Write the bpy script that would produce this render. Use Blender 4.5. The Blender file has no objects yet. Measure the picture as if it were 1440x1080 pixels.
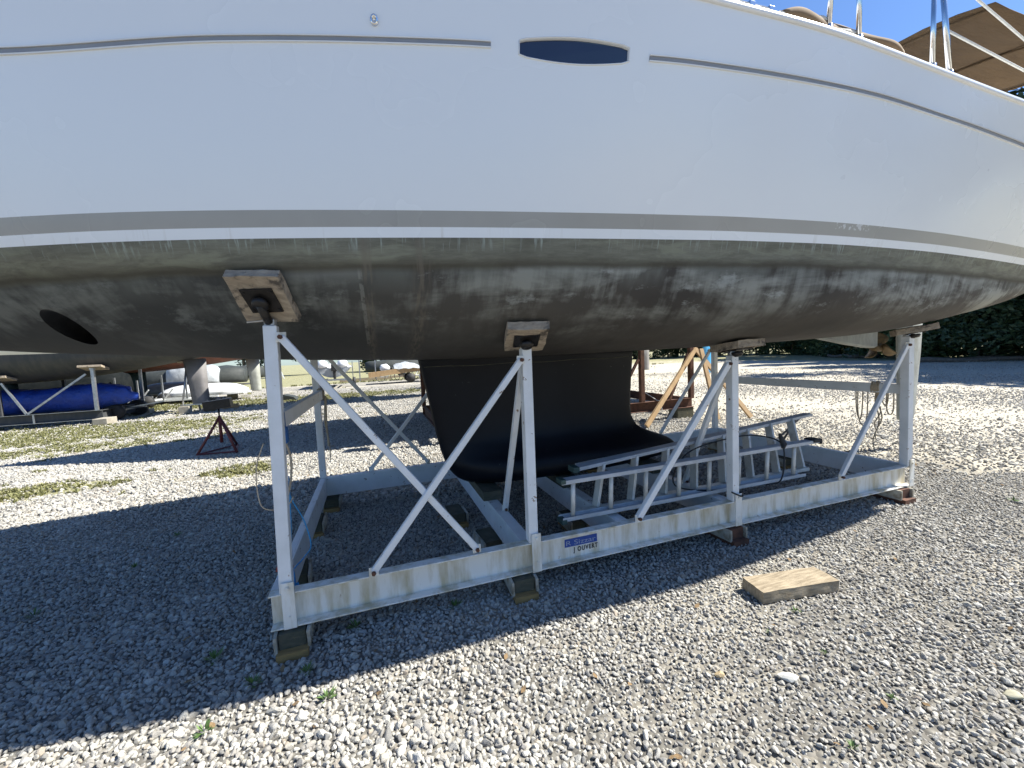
import bpy, bmesh, math, random
import numpy as np
from mathutils import Vector, Matrix, Euler, noise
random.seed(7); rng=np.random.default_rng(7)
SC=bpy.context.scene; COL=SC.collection
R=math.radians
# ------------------------------------------------------------------ camera
cx=Vector((0.94583441,-0.32150197,-0.04509712)); cy=Vector((-0.06601425,-0.05445334,-0.99633175)); cz=Vector((0.31786693,0.94534191,-0.07272755))
# columns of world<-camera : image right, image down, forward
CAMP=Vector((0,0,1.516))
cam=bpy.data.cameras.new('camera'); camo=bpy.data.objects.new('camera',cam); COL.objects.link(camo)
camo.matrix_world=Matrix(((cx.x,-cy.x,-cz.x,0),(cx.y,-cy.y,-cz.y,0),(cx.z,-cy.z,-cz.z,CAMP.z),(0,0,0,1)))
cam.sensor_width=36; cam.lens=573/1440*36; cam.clip_end=2000; cam.clip_start=.05
SC.camera=camo
def proj(p):
    d=Vector(p)-CAMP; z=d.dot(cz)
    return (720+573*d.dot(cx)/z, 540+573*d.dot(cy)/z, z)
def bpx(px,py,z):      # calibration: a ground-parallel plane point
    d=cx*((px-720)/573)+cy*((py-540)/573)+cz; t=(z-CAMP.z)/d.z
    return CAMP+d*t
# ------------------------------------------------------------------ light
SUN=Vector((.86,-.145,1)).normalized()
elev=math.asin(SUN.z)
w=bpy.data.worlds.new('World'); SC.world=w; w.use_nodes=True
nt=w.node_tree; nt.nodes.clear()
sky=nt.nodes.new('ShaderNodeTexSky'); sky.sky_type='NISHITA'; sky.sun_disc=False
sky.sun_elevation=elev; sky.sun_rotation=math.atan2(SUN.x,SUN.y); sky.air_density=1.0; sky.dust_density=.3; sky.ozone_density=3.0
bg=nt.nodes.new('ShaderNodeBackground'); bg.inputs[1].default_value=.062
wo=nt.nodes.new('ShaderNodeOutputWorld'); tn=nt.nodes.new('ShaderNodeMix'); tn.data_type='RGBA'; tn.blend_type='MULTIPLY'; tn.inputs[0].default_value=1; nt.links.new(sky.outputs[0],tn.inputs[6]); tn.inputs[7].default_value=(.78,.98,1.24,1); nt.links.new(tn.outputs[2],bg.inputs[0]); nt.links.new(bg.outputs[0],wo.inputs[0])
sl=bpy.data.lights.new('sun','SUN'); sl.energy=5.0; sl.angle=R(.53); sl.color=(1,.965,.885)
so=bpy.data.objects.new('sun',sl); COL.objects.link(so); so.rotation_euler=SUN.to_track_quat('Z','Y').to_euler(); so.location=(0,0,30)
SC.view_settings.view_transform='Standard'; SC.view_settings.look='None'; SC.view_settings.exposure=1.24; SC.view_settings.gamma=1
SC.cycles.max_bounces=6; SC.cycles.diffuse_bounces=4
# ------------------------------------------------------------------ materials
def N(nt,t,**k):
    n=nt.nodes.new(t)
    for a,b in k.items(): setattr(n,a,b)
    return n
def base(name):
    m=bpy.data.materials.new(name); m.use_nodes=True; nt=m.node_tree; return m,nt,nt.nodes['Principled BSDF']
def mixc(nt,f,a,b,mode='MIX'):
    n=N(nt,'ShaderNodeMix',data_type='RGBA',blend_type=mode)
    for s,v in ((0,f),(6,a),(7,b)):
        if isinstance(v,(int,float)): n.inputs[s].default_value=v
        elif isinstance(v,tuple): n.inputs[s].default_value=(*v[:3],1)
        else: nt.links.new(v,n.inputs[s])
    return n.outputs[2]
def mth(nt,op,a,b=0,clamp=False):
    n=N(nt,'ShaderNodeMath',operation=op,use_clamp=clamp)
    for i,v in enumerate((a,b)):
        if isinstance(v,(int,float)): n.inputs[i].default_value=v
        else: nt.links.new(v,n.inputs[i])
    return n.outputs[0]
def rng_(nt,v,a,b,c=0.,d=1.,smooth=False):
    n=N(nt,'ShaderNodeMapRange'); 
    if smooth: n.interpolation_type='SMOOTHSTEP'
    nt.links.new(v,n.inputs[0])
    for i,x in enumerate((a,b,c,d)): n.inputs[i+1].default_value=x
    return n.outputs[0]
def noi(nt,scale=1,detail=4,sc=(1,1,1),rough=.6,rot=(0,0,0),dist=0,coord='Object'):
    t=N(nt,'ShaderNodeTexCoord'); mp=N(nt,'ShaderNodeMapping'); mp.inputs[3].default_value=sc; mp.inputs[2].default_value=rot
    nt.links.new(t.outputs[coord],mp.inputs[0]); n=N(nt,'ShaderNodeTexNoise'); n.inputs['Scale'].default_value=scale; n.inputs['Detail'].default_value=detail
    n.inputs['Roughness'].default_value=rough; n.inputs['Distortion'].default_value=dist
    nt.links.new(mp.outputs[0],n.inputs['Vector']); return n.outputs['Fac']
def bump(nt,b,h,st=.3,dist=.01):
    n=N(nt,'ShaderNodeBump'); n.inputs['Strength'].default_value=st; n.inputs['Distance'].default_value=dist
    nt.links.new(h,n.inputs['Height']); nt.links.new(n.outputs[0],b.inputs['Normal'])
def pm(name,c1,c2=None,scale=8,rough=.6,metal=0,bmp=.15,sc=(1,1,1),lo=.4,hi=.65,coat=0,c3=None,s3=3,lo3=.6,hi3=.75,bd=.004,spec=.5):
    m,nt,b=base(name); b.inputs['Metallic'].default_value=metal; b.inputs['Roughness'].default_value=rough; b.inputs['Coat Weight'].default_value=coat
    b.inputs['Specular IOR Level'].default_value=spec
    n=noi(nt,scale,6,sc)
    c=mixc(nt,rng_(nt,n,lo,hi),c1,c2 if c2 else tuple(x*.8 for x in c1))
    if c3: c=mixc(nt,rng_(nt,noi(nt,s3,8,rough=.7),lo3,hi3),c,c3)
    nt.links.new(c,b.inputs['Base Color'])
    if bmp: bump(nt,b,noi(nt,scale*3,6,sc),bmp,bd)
    return m
M={}
M['paint']=pm('white_steel_paint',(.76,.77,.77),(.68,.69,.68),6,.42,bmp=.12,c3=(.22,.14,.08),s3=15,lo3=.635,hi3=.655)
M['paint2']=pm('weathered_steel_paint',(.76,.745,.69),(.50,.44,.30),2.4,.5,sc=(5,5,1.0),lo=.44,hi=.66,bmp=.25,c3=(.28,.17,.08),s3=9,lo3=.66,hi3=.71)
M['oldwood']=pm('pad_wood',(.44,.36,.265),(.27,.22,.165),10,.95,bmp=.9,sc=(1.5,5,3),lo=.32,hi=.62,c3=(.09,.075,.06),s3=7,lo3=.54,hi3=.62)
M['wood']=pm('bleached_timber',(.36,.295,.205),(.22,.175,.115),9,.9,bmp=.9,sc=(1,7,4),lo=.38,hi=.62,c3=(.16,.12,.08),s3=6,lo3=.62,hi3=.72)
M['newwood']=pm('yellow_timber',(.40,.27,.14),(.30,.195,.095),6,.8,bmp=.3,sc=(1,1,.3),c3=(.2,.13,.07),s3=8,lo3=.66,hi3=.76)
M['damp']=pm('damp_timber',(.09,.085,.06),(.05,.055,.035),14,.9,bmp=.6,sc=(1,1,3),c3=(.20,.15,.07),s3=9,lo3=.58,hi3=.7)
M['ochre']=pm('ochre_timber',(.30,.19,.07),(.20,.13,.05),9,.85,bmp=.5,sc=(1,4,4))
M['cheek']=pm('flaking_white_board',(.45,.44,.38),(.22,.18,.12),12,.8,bmp=.5,c3=(.10,.08,.05),s3=7,lo3=.55,hi3=.65)
M['rust']=pm('rusty_steel',(.12,.052,.030),(.07,.032,.02),12,.85,bmp=.4,c3=(.04,.02,.015),s3=6,lo3=.58,hi3=.7)
M['blacksteel']=pm('black_steel',(.018,.016,.015),(.035,.03,.026),14,.45,.4,bmp=.2)
M['galv']=pm('galvanised_steel',(.45,.46,.47),(.32,.33,.34),12,.4,.8,bmp=.1)
M['alu']=pm('ladder_aluminium',(.70,.69,.64),(.56,.55,.50),10,.45,.1,bmp=.1,c3=(.30,.28,.22),s3=6,lo3=.55,hi3=.7)
M['fibre']=pm('grey_ladder_rail',(.52,.54,.56),(.42,.44,.45),9,.5,.1,bmp=.1)
M['plasticg']=pm('green_cap',(.04,.08,.07),None,8,.5)
M['rubber']=pm('black_rubber',(.015,.015,.016),(.03,.03,.03),12,.7)
M['chrome']=pm('stainless',(.75,.76,.78),(.68,.69,.71),5,.12,1,bmp=0)
M['white']=pm('white_gelcoat',(.78,.78,.77),(.72,.72,.71),1.5,.25,bmp=0,coat=.4)
M['deck']=pm('deck_gelcoat',(.74,.73,.70),(.66,.65,.62),6,.55,bmp=.1)
M['tan']=pm('tan_canvas',(.23,.155,.085),(.19,.125,.068),3,.9,bmp=.25,sc=(1,1,1))
M['bimini']=pm('brown_canvas',(.135,.088,.047),(.105,.068,.036),2.5,.95,bmp=.8,bd=.03,sc=(.6,3,1))
M['cream']=pm('cream_cloth',(.62,.58,.50),(.5,.46,.4),5,.9,bmp=.3)
M['glassd']=pm('smoked_window',(.012,.016,.045),(.015,.02,.05),2,.08,bmp=0,coat=.5)
M['grey']=pm('grey_rub_strip',(.22,.24,.28),(.26,.28,.31),5,.45,bmp=0)
M['stone']=None
M['bronze']=pm('fouled_bronze',(.17,.12,.06),(.09,.07,.045),18,.6,.6,bmp=.3)
M['rudder']=pm('chalky_rudder',(.30,.32,.31),(.21,.22,.21),6,.75,bmp=.1,sc=(2,2,.6),c3=(.20,.20,.17),s3=4,lo3=.55,hi3=.7)
M['tarp']=pm('blue_tarp',(.008,.05,.34),(.006,.03,.2),3,.42,bmp=.9,bd=.05)
M['bluerud']=pm('light_blue_rudder',(.10,.42,.75),(.08,.36,.68),3,.4,bmp=0)
M['greyrud']=pm('grey_rudder',(.19,.18,.18),(.15,.145,.14),4,.7)
M['palerud']=pm('pale_grey_rudder',(.34,.35,.31),(.28,.29,.25),4,.7)
M['darkhull']=pm('dark_bottom_paint',(.045,.05,.055),(.07,.07,.07),3,.7,sc=(3,1,1))
M['redhull']=pm('rust_red_bottom_paint',(.14,.05,.028),(.09,.035,.02),3,.8,sc=(3,1,1))
M['bluehull']=pm('blue_bottom_paint',(.03,.07,.13),(.05,.08,.12),3,.7)
M['teal']=pm('teal_keel_paint',(.015,.04,.05),(.02,.05,.055),3,.6)
M['redsteel']=pm('red_stand_paint',(.16,.035,.035),(.10,.025,.025),14,.6,bmp=.2,c3=(.05,.025,.02),s3=10)
M['rope']=pm('tan_rope',(.50,.41,.29),(.38,.30,.21),60,.95,bmp=.5,sc=(1,1,1))
M['bluerope']=pm('blue_cord',(.05,.28,.55),(.04,.22,.45),60,.8,bmp=.3)
M['bluestrap']=pm('blue_strap',(.03,.14,.38),(.02,.10,.3),40,.8)
M['redrope']=pm('red_cord',(.35,.06,.04),None,40,.9)
M['lifeline']=pm('white_rope',(.72,.72,.68),(.6,.6,.56),60,.8,bmp=.3)
M['concrete']=pm('concrete_block',(.36,.33,.27),(.28,.25,.2),10,.95,bmp=.5)
M['darkcover']=pm('dark_boat_cover',(.025,.03,.028),(.04,.045,.04),5,.7,bmp=.4)
M['shadefill']=pm('black_shade_fill',(.006,.008,.009),(.012,.014,.014),5,.9,bmp=.3,spec=.1)  # near-black so the filler boat paints the gloom behind the tarp
M['silver']=pm('silver_tarp',(.42,.44,.45),(.3,.32,.33),5,.45,bmp=.6,bd=.03)
M['bark']=pm('bark',(.16,.13,.10),(.09,.075,.06),14,.95,bmp=.8,sc=(1,1,.3))
M['blue']=pm('navy_cloth',(.02,.035,.09),None,5,.9,bmp=.4)
M['labelblue']=pm('blue_label',(.015,.06,.30),(.02,.08,.33),30,.5,bmp=0)
M['ink']=pm('black_ink',(.02,.02,.02),None,30,.6,bmp=0)
M['ink2']=pm('faded_white_ink',(.30,.36,.48),None,30,.6,bmp=0)
M['pink']=pm('pink_ribbon',(.75,.08,.35),None,30,.7,bmp=0)
M['keel']=pm('black_keel_paint',(.0055,.007,.011),(.003,.004,.007),2.5,.42,bmp=.12,c3=(.05,.06,.055),s3=16,lo3=.67,hi3=.70,spec=.2)
# foliage
def leafmat(name,a,b):
    m,nt,bs=base(name); bs.inputs['Roughness'].default_value=.6
    c=mixc(nt,rng_(nt,noi(nt,1.2,3),.35,.65),a,b); nt.links.new(c,bs.inputs['Base Color'])
    return m
M['leaf']=leafmat('tree_leaves',(.035,.065,.018),(.065,.10,.03)); M['leafd']=leafmat('dark_tree_leaves',(.025,.05,.018),(.045,.075,.025))
M['grass']=leafmat('grass_blades',(.13,.145,.045),(.24,.22,.10)); M['weed']=leafmat('weed_leaves',(.07,.13,.03),(.12,.20,.05))
# gravel stone: colour differs stone by stone
m,nt,b=base('gravel_stone'); oi=N(nt,'ShaderNodeObjectInfo'); cr=N(nt,'ShaderNodeValToRGB'); cr.color_ramp.interpolation='CONSTANT'
st=[(0,(.29,.275,.25)),(.12,(.39,.375,.335)),(.30,(.46,.445,.40)),(.5,(.345,.335,.31)),(.62,(.52,.50,.45)),(.76,(.41,.385,.33)),(.86,(.33,.29,.235)),(.89,(.57,.56,.51)),(.94,(.17,.17,.165)),(.985,(.37,.31,.24))]
e=cr.color_ramp.elements; e[0].position=0; e[0].color=(*st[0][1],1); e[1].position=st[1][0]; e[1].color=(*st[1][1],1)
for p,c in st[2:]:
    q=e.new(p); q.color=(*c,1)
nt.links.new(oi.outputs['Random'],cr.inputs[0])
nt.links.new(mixc(nt,rng_(nt,noi(nt,2.2,4),.3,.7,.0,.45),cr.outputs[0],(.30,.28,.25)),b.inputs['Base Color']); b.inputs['Roughness'].default_value=.85
bump(nt,b,noi(nt,6,5),.35,.1); M['stone']=m
# ground sheet
m,nt,b=base('gravel_ground')
t=N(nt,'ShaderNodeTexCoord'); vor=N(nt,'ShaderNodeTexVoronoi'); vor.inputs['Scale'].default_value=30; nt.links.new(t.outputs['Object'],vor.inputs['Vector'])
vr=N(nt,'ShaderNodeSeparateColor'); nt.links.new(vor.outputs['Color'],vr.inputs[0])
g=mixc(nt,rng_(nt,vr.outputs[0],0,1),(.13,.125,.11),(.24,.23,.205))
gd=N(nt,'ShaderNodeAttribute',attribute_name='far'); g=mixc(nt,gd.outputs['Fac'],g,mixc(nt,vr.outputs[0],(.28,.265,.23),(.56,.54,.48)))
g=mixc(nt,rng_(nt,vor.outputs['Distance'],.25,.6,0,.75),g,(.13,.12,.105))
ax=N(nt,'ShaderNodeAttribute',attribute_name='dirt'); dirt=rng_(nt,mth(nt,'ADD',mth(nt,'MULTIPLY',ax.outputs['Fac'],.25),noi(nt,.25,6,rough=.7,sc=(1,2.4,1))),.50,.66)
g=mixc(nt,mth(nt,'MULTIPLY',dirt,.8),g,mixc(nt,noi(nt,3,6,rough=.75),(.40,.36,.28),(.60,.55,.45)))
at=N(nt,'ShaderNodeAttribute',attribute_name='grass'); gm=rng_(nt,mth(nt,'ADD',at.outputs['Fac'],mth(nt,'MULTIPLY',mth(nt,'SUBTRACT',noi(nt,2.2,6,rough=.7),.5),1.1)),.42,.62)
g=mixc(nt,mth(nt,'MULTIPLY',gm,.85),g,mixc(nt,noi(nt,5,5),(.20,.21,.09),(.32,.29,.17)))
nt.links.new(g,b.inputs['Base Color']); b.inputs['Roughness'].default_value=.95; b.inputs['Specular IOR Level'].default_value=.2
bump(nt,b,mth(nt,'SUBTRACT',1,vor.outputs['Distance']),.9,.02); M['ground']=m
# our hull
def hullmat():
    m,nt,b=base('hull_paint'); t=N(nt,'ShaderNodeTexCoord'); sp=N(nt,'ShaderNodeSeparateXYZ'); nt.links.new(t.outputs['Object'],sp.inputs[0]); z=sp.outputs[2]; x=sp.outputs[0]
    zz=mth(nt,'ADD',z,mth(nt,'MULTIPLY',mth(nt,'SUBTRACT',noi(nt,1.2,4,(2,2,2)),.5),.035))
    st1=noi(nt,1,7,(7,2.2,1.6),.68,(0,R(12),0),.3)       # scrubbed streaks
    st2=noi(nt,1,5,(26,8,3.0),.6,(0,R(14),0))
    big=noi(nt,.9,4,(1,1,1.6),.6)
    brown=mixc(nt,rng_(nt,big,.38,.62),(.050,.046,.042),(.082,.074,.064))
    pat=noi(nt,1,5,(1.5,1,4.5),.62,(0,R(8),0),.4); strk=noi(nt,1,5,(15,4,1.7),.62,(0,R(13),0))
    chalkf=mth(nt,'MULTIPLY',rng_(nt,mth(nt,'ADD',mth(nt,'MULTIPLY',pat,.68),mth(nt,'MULTIPLY',strk,.32)),.47,.60),rng_(nt,mth(nt,'ADD',zz,mth(nt,'MULTIPLY',mth(nt,'SUBTRACT',pat,.5),.5)),1.66,1.90,.10,1.),True)
    c=mixc(nt,mth(nt,'MULTIPLY',chalkf,.85),brown,(.33,.34,.31))
    # chalk band just under the old waterline, patchy
    band=mth(nt,'MULTIPLY',rng_(nt,zz,1.84,1.955),rng_(nt,noi(nt,1,5,(3,1,1)),.40,.55))
    c=mixc(nt,mth(nt,'MULTIPLY',band,.55),c,(.27,.29,.26))
    bm_=rng_(nt,noi(nt,1,5,(1.3,1,2.6),.6,(0,R(10),0)),.44,.60)
    c=mixc(nt,mth(nt,'MULTIPLY',bm_,.25),c,brown)
    bl=mth(nt,'MULTIPLY',rng_(nt,noi(nt,1,6,(4,2,9),.72,(0,R(20),0)),.58,.68),rng_(nt,zz,1.6,1.8)); c=mixc(nt,mth(nt,'MULTIPLY',bl,.6),c,(.38,.40,.38))
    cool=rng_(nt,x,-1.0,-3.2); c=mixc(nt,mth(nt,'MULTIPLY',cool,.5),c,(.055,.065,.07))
    xs_=mth(nt,'ADD',x,mth(nt,'MULTIPLY',mth(nt,'SUBTRACT',z,1.95),.05)); inr=mth(nt,'MULTIPLY',mth(nt,'LESS_THAN',xs_,-2.525),mth(nt,'GREATER_THAN',xs_,-2.545)); ln=mth(nt,'MULTIPLY',mth(nt,'MULTIPLY',inr,rng_(nt,noi(nt,25,3),.40,.52)),mth(nt,'GREATER_THAN',z,1.62))
    c=mixc(nt,mth(nt,'MULTIPLY',ln,.3),c,(.36,.37,.34))
    pt=mth(nt,'MULTIPLY',mth(nt,'MULTIPLY',mth(nt,'LESS_THAN',xs_,-2.535),mth(nt,'GREATER_THAN',x,-3.0)),rng_(nt,z,1.90,1.95)); c=mixc(nt,mth(nt,'MULTIPLY',pt,.35),c,(.26,.27,.26))
    dk=mth(nt,'MULTIPLY',rng_(nt,zz,1.940,1.968),rng_(nt,zz,2.012,1.975))
    green=mixc(nt,rng_(nt,noi(nt,1,7,(4,4,26),.75),.36,.66),(.135,.132,.105),(.215,.215,.17))
    dpm=mth(nt,'MULTIPLY',rng_(nt,noi(nt,1,4,(46,12,2.4),.7),.55,.64),rng_(nt,mth(nt,'ADD',z,mth(nt,'MULTIPLY',noi(nt,6,3),.06)),2.06,2.11)); green=mixc(nt,mth(nt,'MULTIPLY',dpm,.8),green,(.33,.37,.33)); green=mixc(nt,mth(nt,'MULTIPLY',rng_(nt,noi(nt,1,6,(3,3,14),.7,(0,0,0),.5),.50,.62),.6),green,(.26,.27,.20))
    green=mixc(nt,rng_(nt,noi(nt,1,3,(2.2,1,.2)),.55,.7,0,.6),green,(.09,.085,.065))
    c=mixc(nt,rng_(nt,zz,1.950,1.985),c,green)
    c=mixc(nt,mth(nt,'MULTIPLY',dk,.72),c,(.050,.042,.028))
    rr_=mth(nt,'MULTIPLY',mth(nt,'MULTIPLY',rng_(nt,mth(nt,'ABSOLUTE',mth(nt,'ADD',x,2.50)),.035,.012),rng_(nt,noi(nt,1,4,(60,9,1.2)),.42,.58)),1); r2_=mth(nt,'MULTIPLY',rng_(nt,mth(nt,'ABSOLUTE',mth(nt,'ADD',x,2.24)),.05,.012),rng_(nt,noi(nt,1,4,(50,9,1.2)),.42,.58)); c=mixc(nt,mth(nt,'MULTIPLY',mth(nt,'ADD',rr_,r2_,True),.55),c,(.17,.15,.12))
    # stripes and topsides (sharp, painted)
    white=mixc(nt,rng_(nt,noi(nt,.6,3),.3,.7),(.775,.81,.84),(.80,.83,.86))
    runs=mth(nt,'MULTIPLY',rng_(nt,noi(nt,1,3,(30,8,.5)),.60,.75),rng_(nt,z,2.2,2.1,0,.35))
    whites=mixc(nt,runs,white,(.45,.42,.36))
    grey=mixc(nt,rng_(nt,noi(nt,3,4),.3,.7),(.315,.315,.30),(.345,.345,.33))
    ss=mth(nt,'MULTIPLY',rng_(nt,noi(nt,42,3,(1,1,1)),.52,.56),mth(nt,'MULTIPLY',mth(nt,'MULTIPLY',mth(nt,'GREATER_THAN',x,.20),mth(nt,'LESS_THAN',x,.50)),mth(nt,'GREATER_THAN',z,2.185)))
    grey=mixc(nt,mth(nt,'MULTIPLY',ss,.8),grey,(.60,.62,.64))
    s1=mth(nt,'GREATER_THAN',z,2.1); s2=mth(nt,'GREATER_THAN',z,2.147); s3=mth(nt,'GREATER_THAN',z,2.22)
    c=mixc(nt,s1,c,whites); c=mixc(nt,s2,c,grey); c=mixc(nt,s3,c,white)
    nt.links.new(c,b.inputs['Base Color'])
    ro=N(nt,'ShaderNodeMix'); nt.links.new(s1,ro.inputs[0]); ro.inputs[2].default_value=.72; nt.links.new(rng_(nt,noi(nt,.8,4),.3,.7,.22,.32),ro.inputs[3]); nt.links.new(ro.outputs[0],b.inputs['Roughness'])
    nt.links.new(mth(nt,'MULTIPLY',s1,.28),b.inputs['Coat Weight']); b.inputs['Coat Roughness'].default_value=.2
    nt.links.new(rng_(nt,s1,0,1,.22,.5),b.inputs['Specular IOR Level'])
    bn=N(nt,'ShaderNodeMix'); nt.links.new(s1,bn.inputs[0]); nt.links.new(mth(nt,'ADD',mth(nt,'MULTIPLY',st2,.6),noi(nt,30,5)),bn.inputs[2]); nt.links.new(mth(nt,'MULTIPLY',noi(nt,1.6,1),.5),bn.inputs[3])
    bump(nt,b,bn.outputs[0],.22,.006)
    return m
M['hull']=hullmat()
# ------------------------------------------------------------------ mesh helpers
ORG={}
def setp(o,label=None,cat=None,group=None,kind=None):
    for k,v in (('label',label),('category',cat),('group',group),('kind',kind)):
        if v: o[k]=v
    return o
def thing(name,label,cat,loc,group=None):
    o=bpy.data.objects.new(name,None); COL.objects.link(o); o.location=loc; o.empty_display_size=.2
    ORG[o]=Vector(loc); return setp(o,label,cat,group)
class MB:
    def __init__(s): s.bm=bmesh.new()
    def quadstrip(s,rows,closed=False,cap=False):
        bm=s.bm; V=[[bm.verts.new(p) for p in r] for r in rows]; n=len(rows[0])
        for a,b in zip(V,V[1:]):
            for i in range(n if closed else n-1):
                j=(i+1)%n
                try: bm.faces.new((a[i],a[j],b[j],b[i]))
                except ValueError: pass
        if cap:
            for r in (V[0],V[-1]):
                try: bm.faces.new(r)
                except ValueError: pass
        return V
    def box(s,c,size,rot=None,taper=None):
        c=Vector(c); sx,sy,sz=[q/2 for q in size]; vs=[]
        for dz in (-1,1):
            for dx,dy in ((-1,-1),(1,-1),(1,1),(-1,1)):
                v=Vector((dx*sx,dy*sy,dz*sz))
                if rot is not None: v=rot@v
                vs.append(s.bm.verts.new(c+v))
        for f in ((3,2,1,0),(4,5,6,7),(0,1,5,4),(1,2,6,5),(2,3,7,6),(3,0,4,7)): s.bm.faces.new([vs[i] for i in f])
        return s
    def bar(s,a,b,w,h,up=(0,0,1)):
        a=Vector(a); b=Vector(b); d=(b-a); L=d.length; d.normalize(); u=Vector(up); r=d.cross(u)
        if r.length<1e-4: r=d.cross(Vector((0,1,0)))
        r.normalize(); u=r.cross(d)
        rot=Matrix((r,d,u)).transposed()
        return s.box((a+b)/2,(w,L,h),rot)
    def tube(s,pts,r,n=10,cap=True):
        pts=[Vector(p) for p in pts]; rows=[]; pu=None
        rr=r if isinstance(r,(list,tuple)) else [r]*len(pts)
        for i,p in enumerate(pts):
            d=(pts[min(i+1,len(pts)-1)]-pts[max(i-1,0)]).normalized()
            if pu is None:
                pu=d.orthogonal().normalized()
            u=(pu-d*pu.dot(d)); u=u.normalized() if u.length>1e-5 else d.orthogonal().normalized(); pu=u; v=d.cross(u)
            rows.append([p+(u*math.cos(t)+v*math.sin(t))*rr[i] for t in [2*math.pi*k/n for k in range(n)]])
        s.quadstrip(rows,True,cap); return s
    def prism(s,poly,axis,a,b):     # poly 2D points, extruded along axis index between a and b
        def P(q,t):
            v=[0,0,0]; ids=[i for i in range(3) if i!=axis]; v[ids[0]]=q[0]; v[ids[1]]=q[1]; v[axis]=t; return Vector(v)
        s.quadstrip([[P(q,a) for q in poly],[P(q,b) for q in poly]],True,True); return s
    def build(s,name,mat,parent=None,smooth=False,bevel=0,label=None,seg=2,org=None):
        bm=s.bm; o_=ORG[parent] if parent is not None else Vector(org or (0,0,0))
        bmesh.ops.recalc_face_normals(bm,faces=bm.faces)
        for v in bm.verts: v.co-=o_
        me=bpy.data.meshes.new(name); bm.to_mesh(me); bm.free()
        if smooth:
            for p in me.polygons: p.use_smooth=True
        me.materials.append(mat); o=bpy.data.objects.new(name,me); COL.objects.link(o)
        if parent is not None: o.parent=parent
        else: o.location=o_
        ORG[o]=o_
        if bevel:
            md=o.modifiers.new('bevel','BEVEL'); md.width=bevel; md.segments=seg; md.limit_method='ANGLE'
        if label: o['label']=label
        return o
def rough(mb,amp,sc=8,cuts=0):
    for v in mb.bm.verts:
        n=noise.noise_vector(v.co*sc); v.co+=n*amp
    return mb
def copy_tree(o,parent=None,loc=None,rz=None):
    c=o.copy(); COL.objects.link(c); c.parent=parent
    if loc is not None: c.location=loc
    if rz is not None: c.rotation_euler=(0,0,rz)
    for ch in o.children: copy_tree(ch,c)
    return c
def channel(a,b,h,fl,t,out,name,mat,parent):   # C channel: web plus two flanges pointing 'out'
    a=Vector(a); b=Vector(b); out=Vector(out).normalized(); mb=MB(); d=(b-a).normalized()
    mid=a-out*fl
    mb.bar(a-out*(fl-t/2)+Vector((0,0,h/2)),b-out*(fl-t/2)+Vector((0,0,h/2)),t,h-.0004)
    mb.bar(a-out*(fl-t)/2+Vector((0,0,h-t/2)),b-out*(fl-t)/2+Vector((0,0,h-t/2)),fl-t,t)
    mb.bar(a-out*(fl-t)/2+Vector((0,0,t/2)),b-out*(fl-t)/2+Vector((0,0,t/2)),fl-t,t)
    return mb.build(name,mat,parent,bevel=.003)
# ------------------------------------------------------------------ the ground
def grassf(x,y):
    v=0
    # patches seen left of the cradle and between the rows
    for gx,gy,rx,ry,s in ((-4.3,6.95,1.0,.55,.95),(-1.95,6.75,.6,.4,.95),(-6.5,7.6,1.5,.6,.8),(-6.2,10.6,2.8,.9,.8),(-7.5,13.2,4.5,1.9,1.15),(-11,13,5,2.5,1.0),(-3.3,10.9,1.5,.35,.6),(-5,19.5,9,1.6,1.0),(-14,20,8,5,1.0),(-9,8.3,3,1.0,.7),(9,22,5,1.5,.6),(14,26,5,1.2,.5)):
        d=((x-gx)/rx)**2+((y-gy)/ry)**2
        v=max(v,s*math.exp(-d*.9))
    if y>30: v=max(v,min(1,(y-30)/2)*(.95 if x<12 else .0 if x<24 else .55))
    if x>30 or (y>36 and x>12): v=max(v,.8*min(1,max(0,max(x-30,y-36)/2.5)))
    return v
def make_ground():
    xs=[-700,-300,-120,-60]+list(np.arange(-40,60.01,.5))+[90,150,300,700]
    ys=[-300,-120,-40,-10]+list(np.arange(-2,52.01,.5))+[70,120,300,700]
    V=[(x,y,0) for y in ys for x in xs]; nx=len(xs)
    F=[(j*nx+i,j*nx+i+1,(j+1)*nx+i+1,(j+1)*nx+i) for j in range(len(ys)-1) for i in range(nx-1)]
    me=bpy.data.meshes.new('ground'); me.from_pydata(V,[],F); a=me.attributes.new('grass','FLOAT','POINT')
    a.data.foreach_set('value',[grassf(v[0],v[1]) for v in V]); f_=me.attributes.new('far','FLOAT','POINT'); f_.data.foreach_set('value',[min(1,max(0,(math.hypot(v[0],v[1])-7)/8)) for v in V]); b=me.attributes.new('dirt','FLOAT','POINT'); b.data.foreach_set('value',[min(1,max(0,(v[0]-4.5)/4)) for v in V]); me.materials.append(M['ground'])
    o=bpy.data.objects.new('ground',me); COL.objects.link(o); setp(o,kind='structure')
make_ground()
def variants(prefix,meshes):
    c=bpy.data.collections.new(prefix)
    for i,me in enumerate(meshes):
        o=bpy.data.objects.new(prefix,me); c.objects.link(o)
    return c
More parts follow.
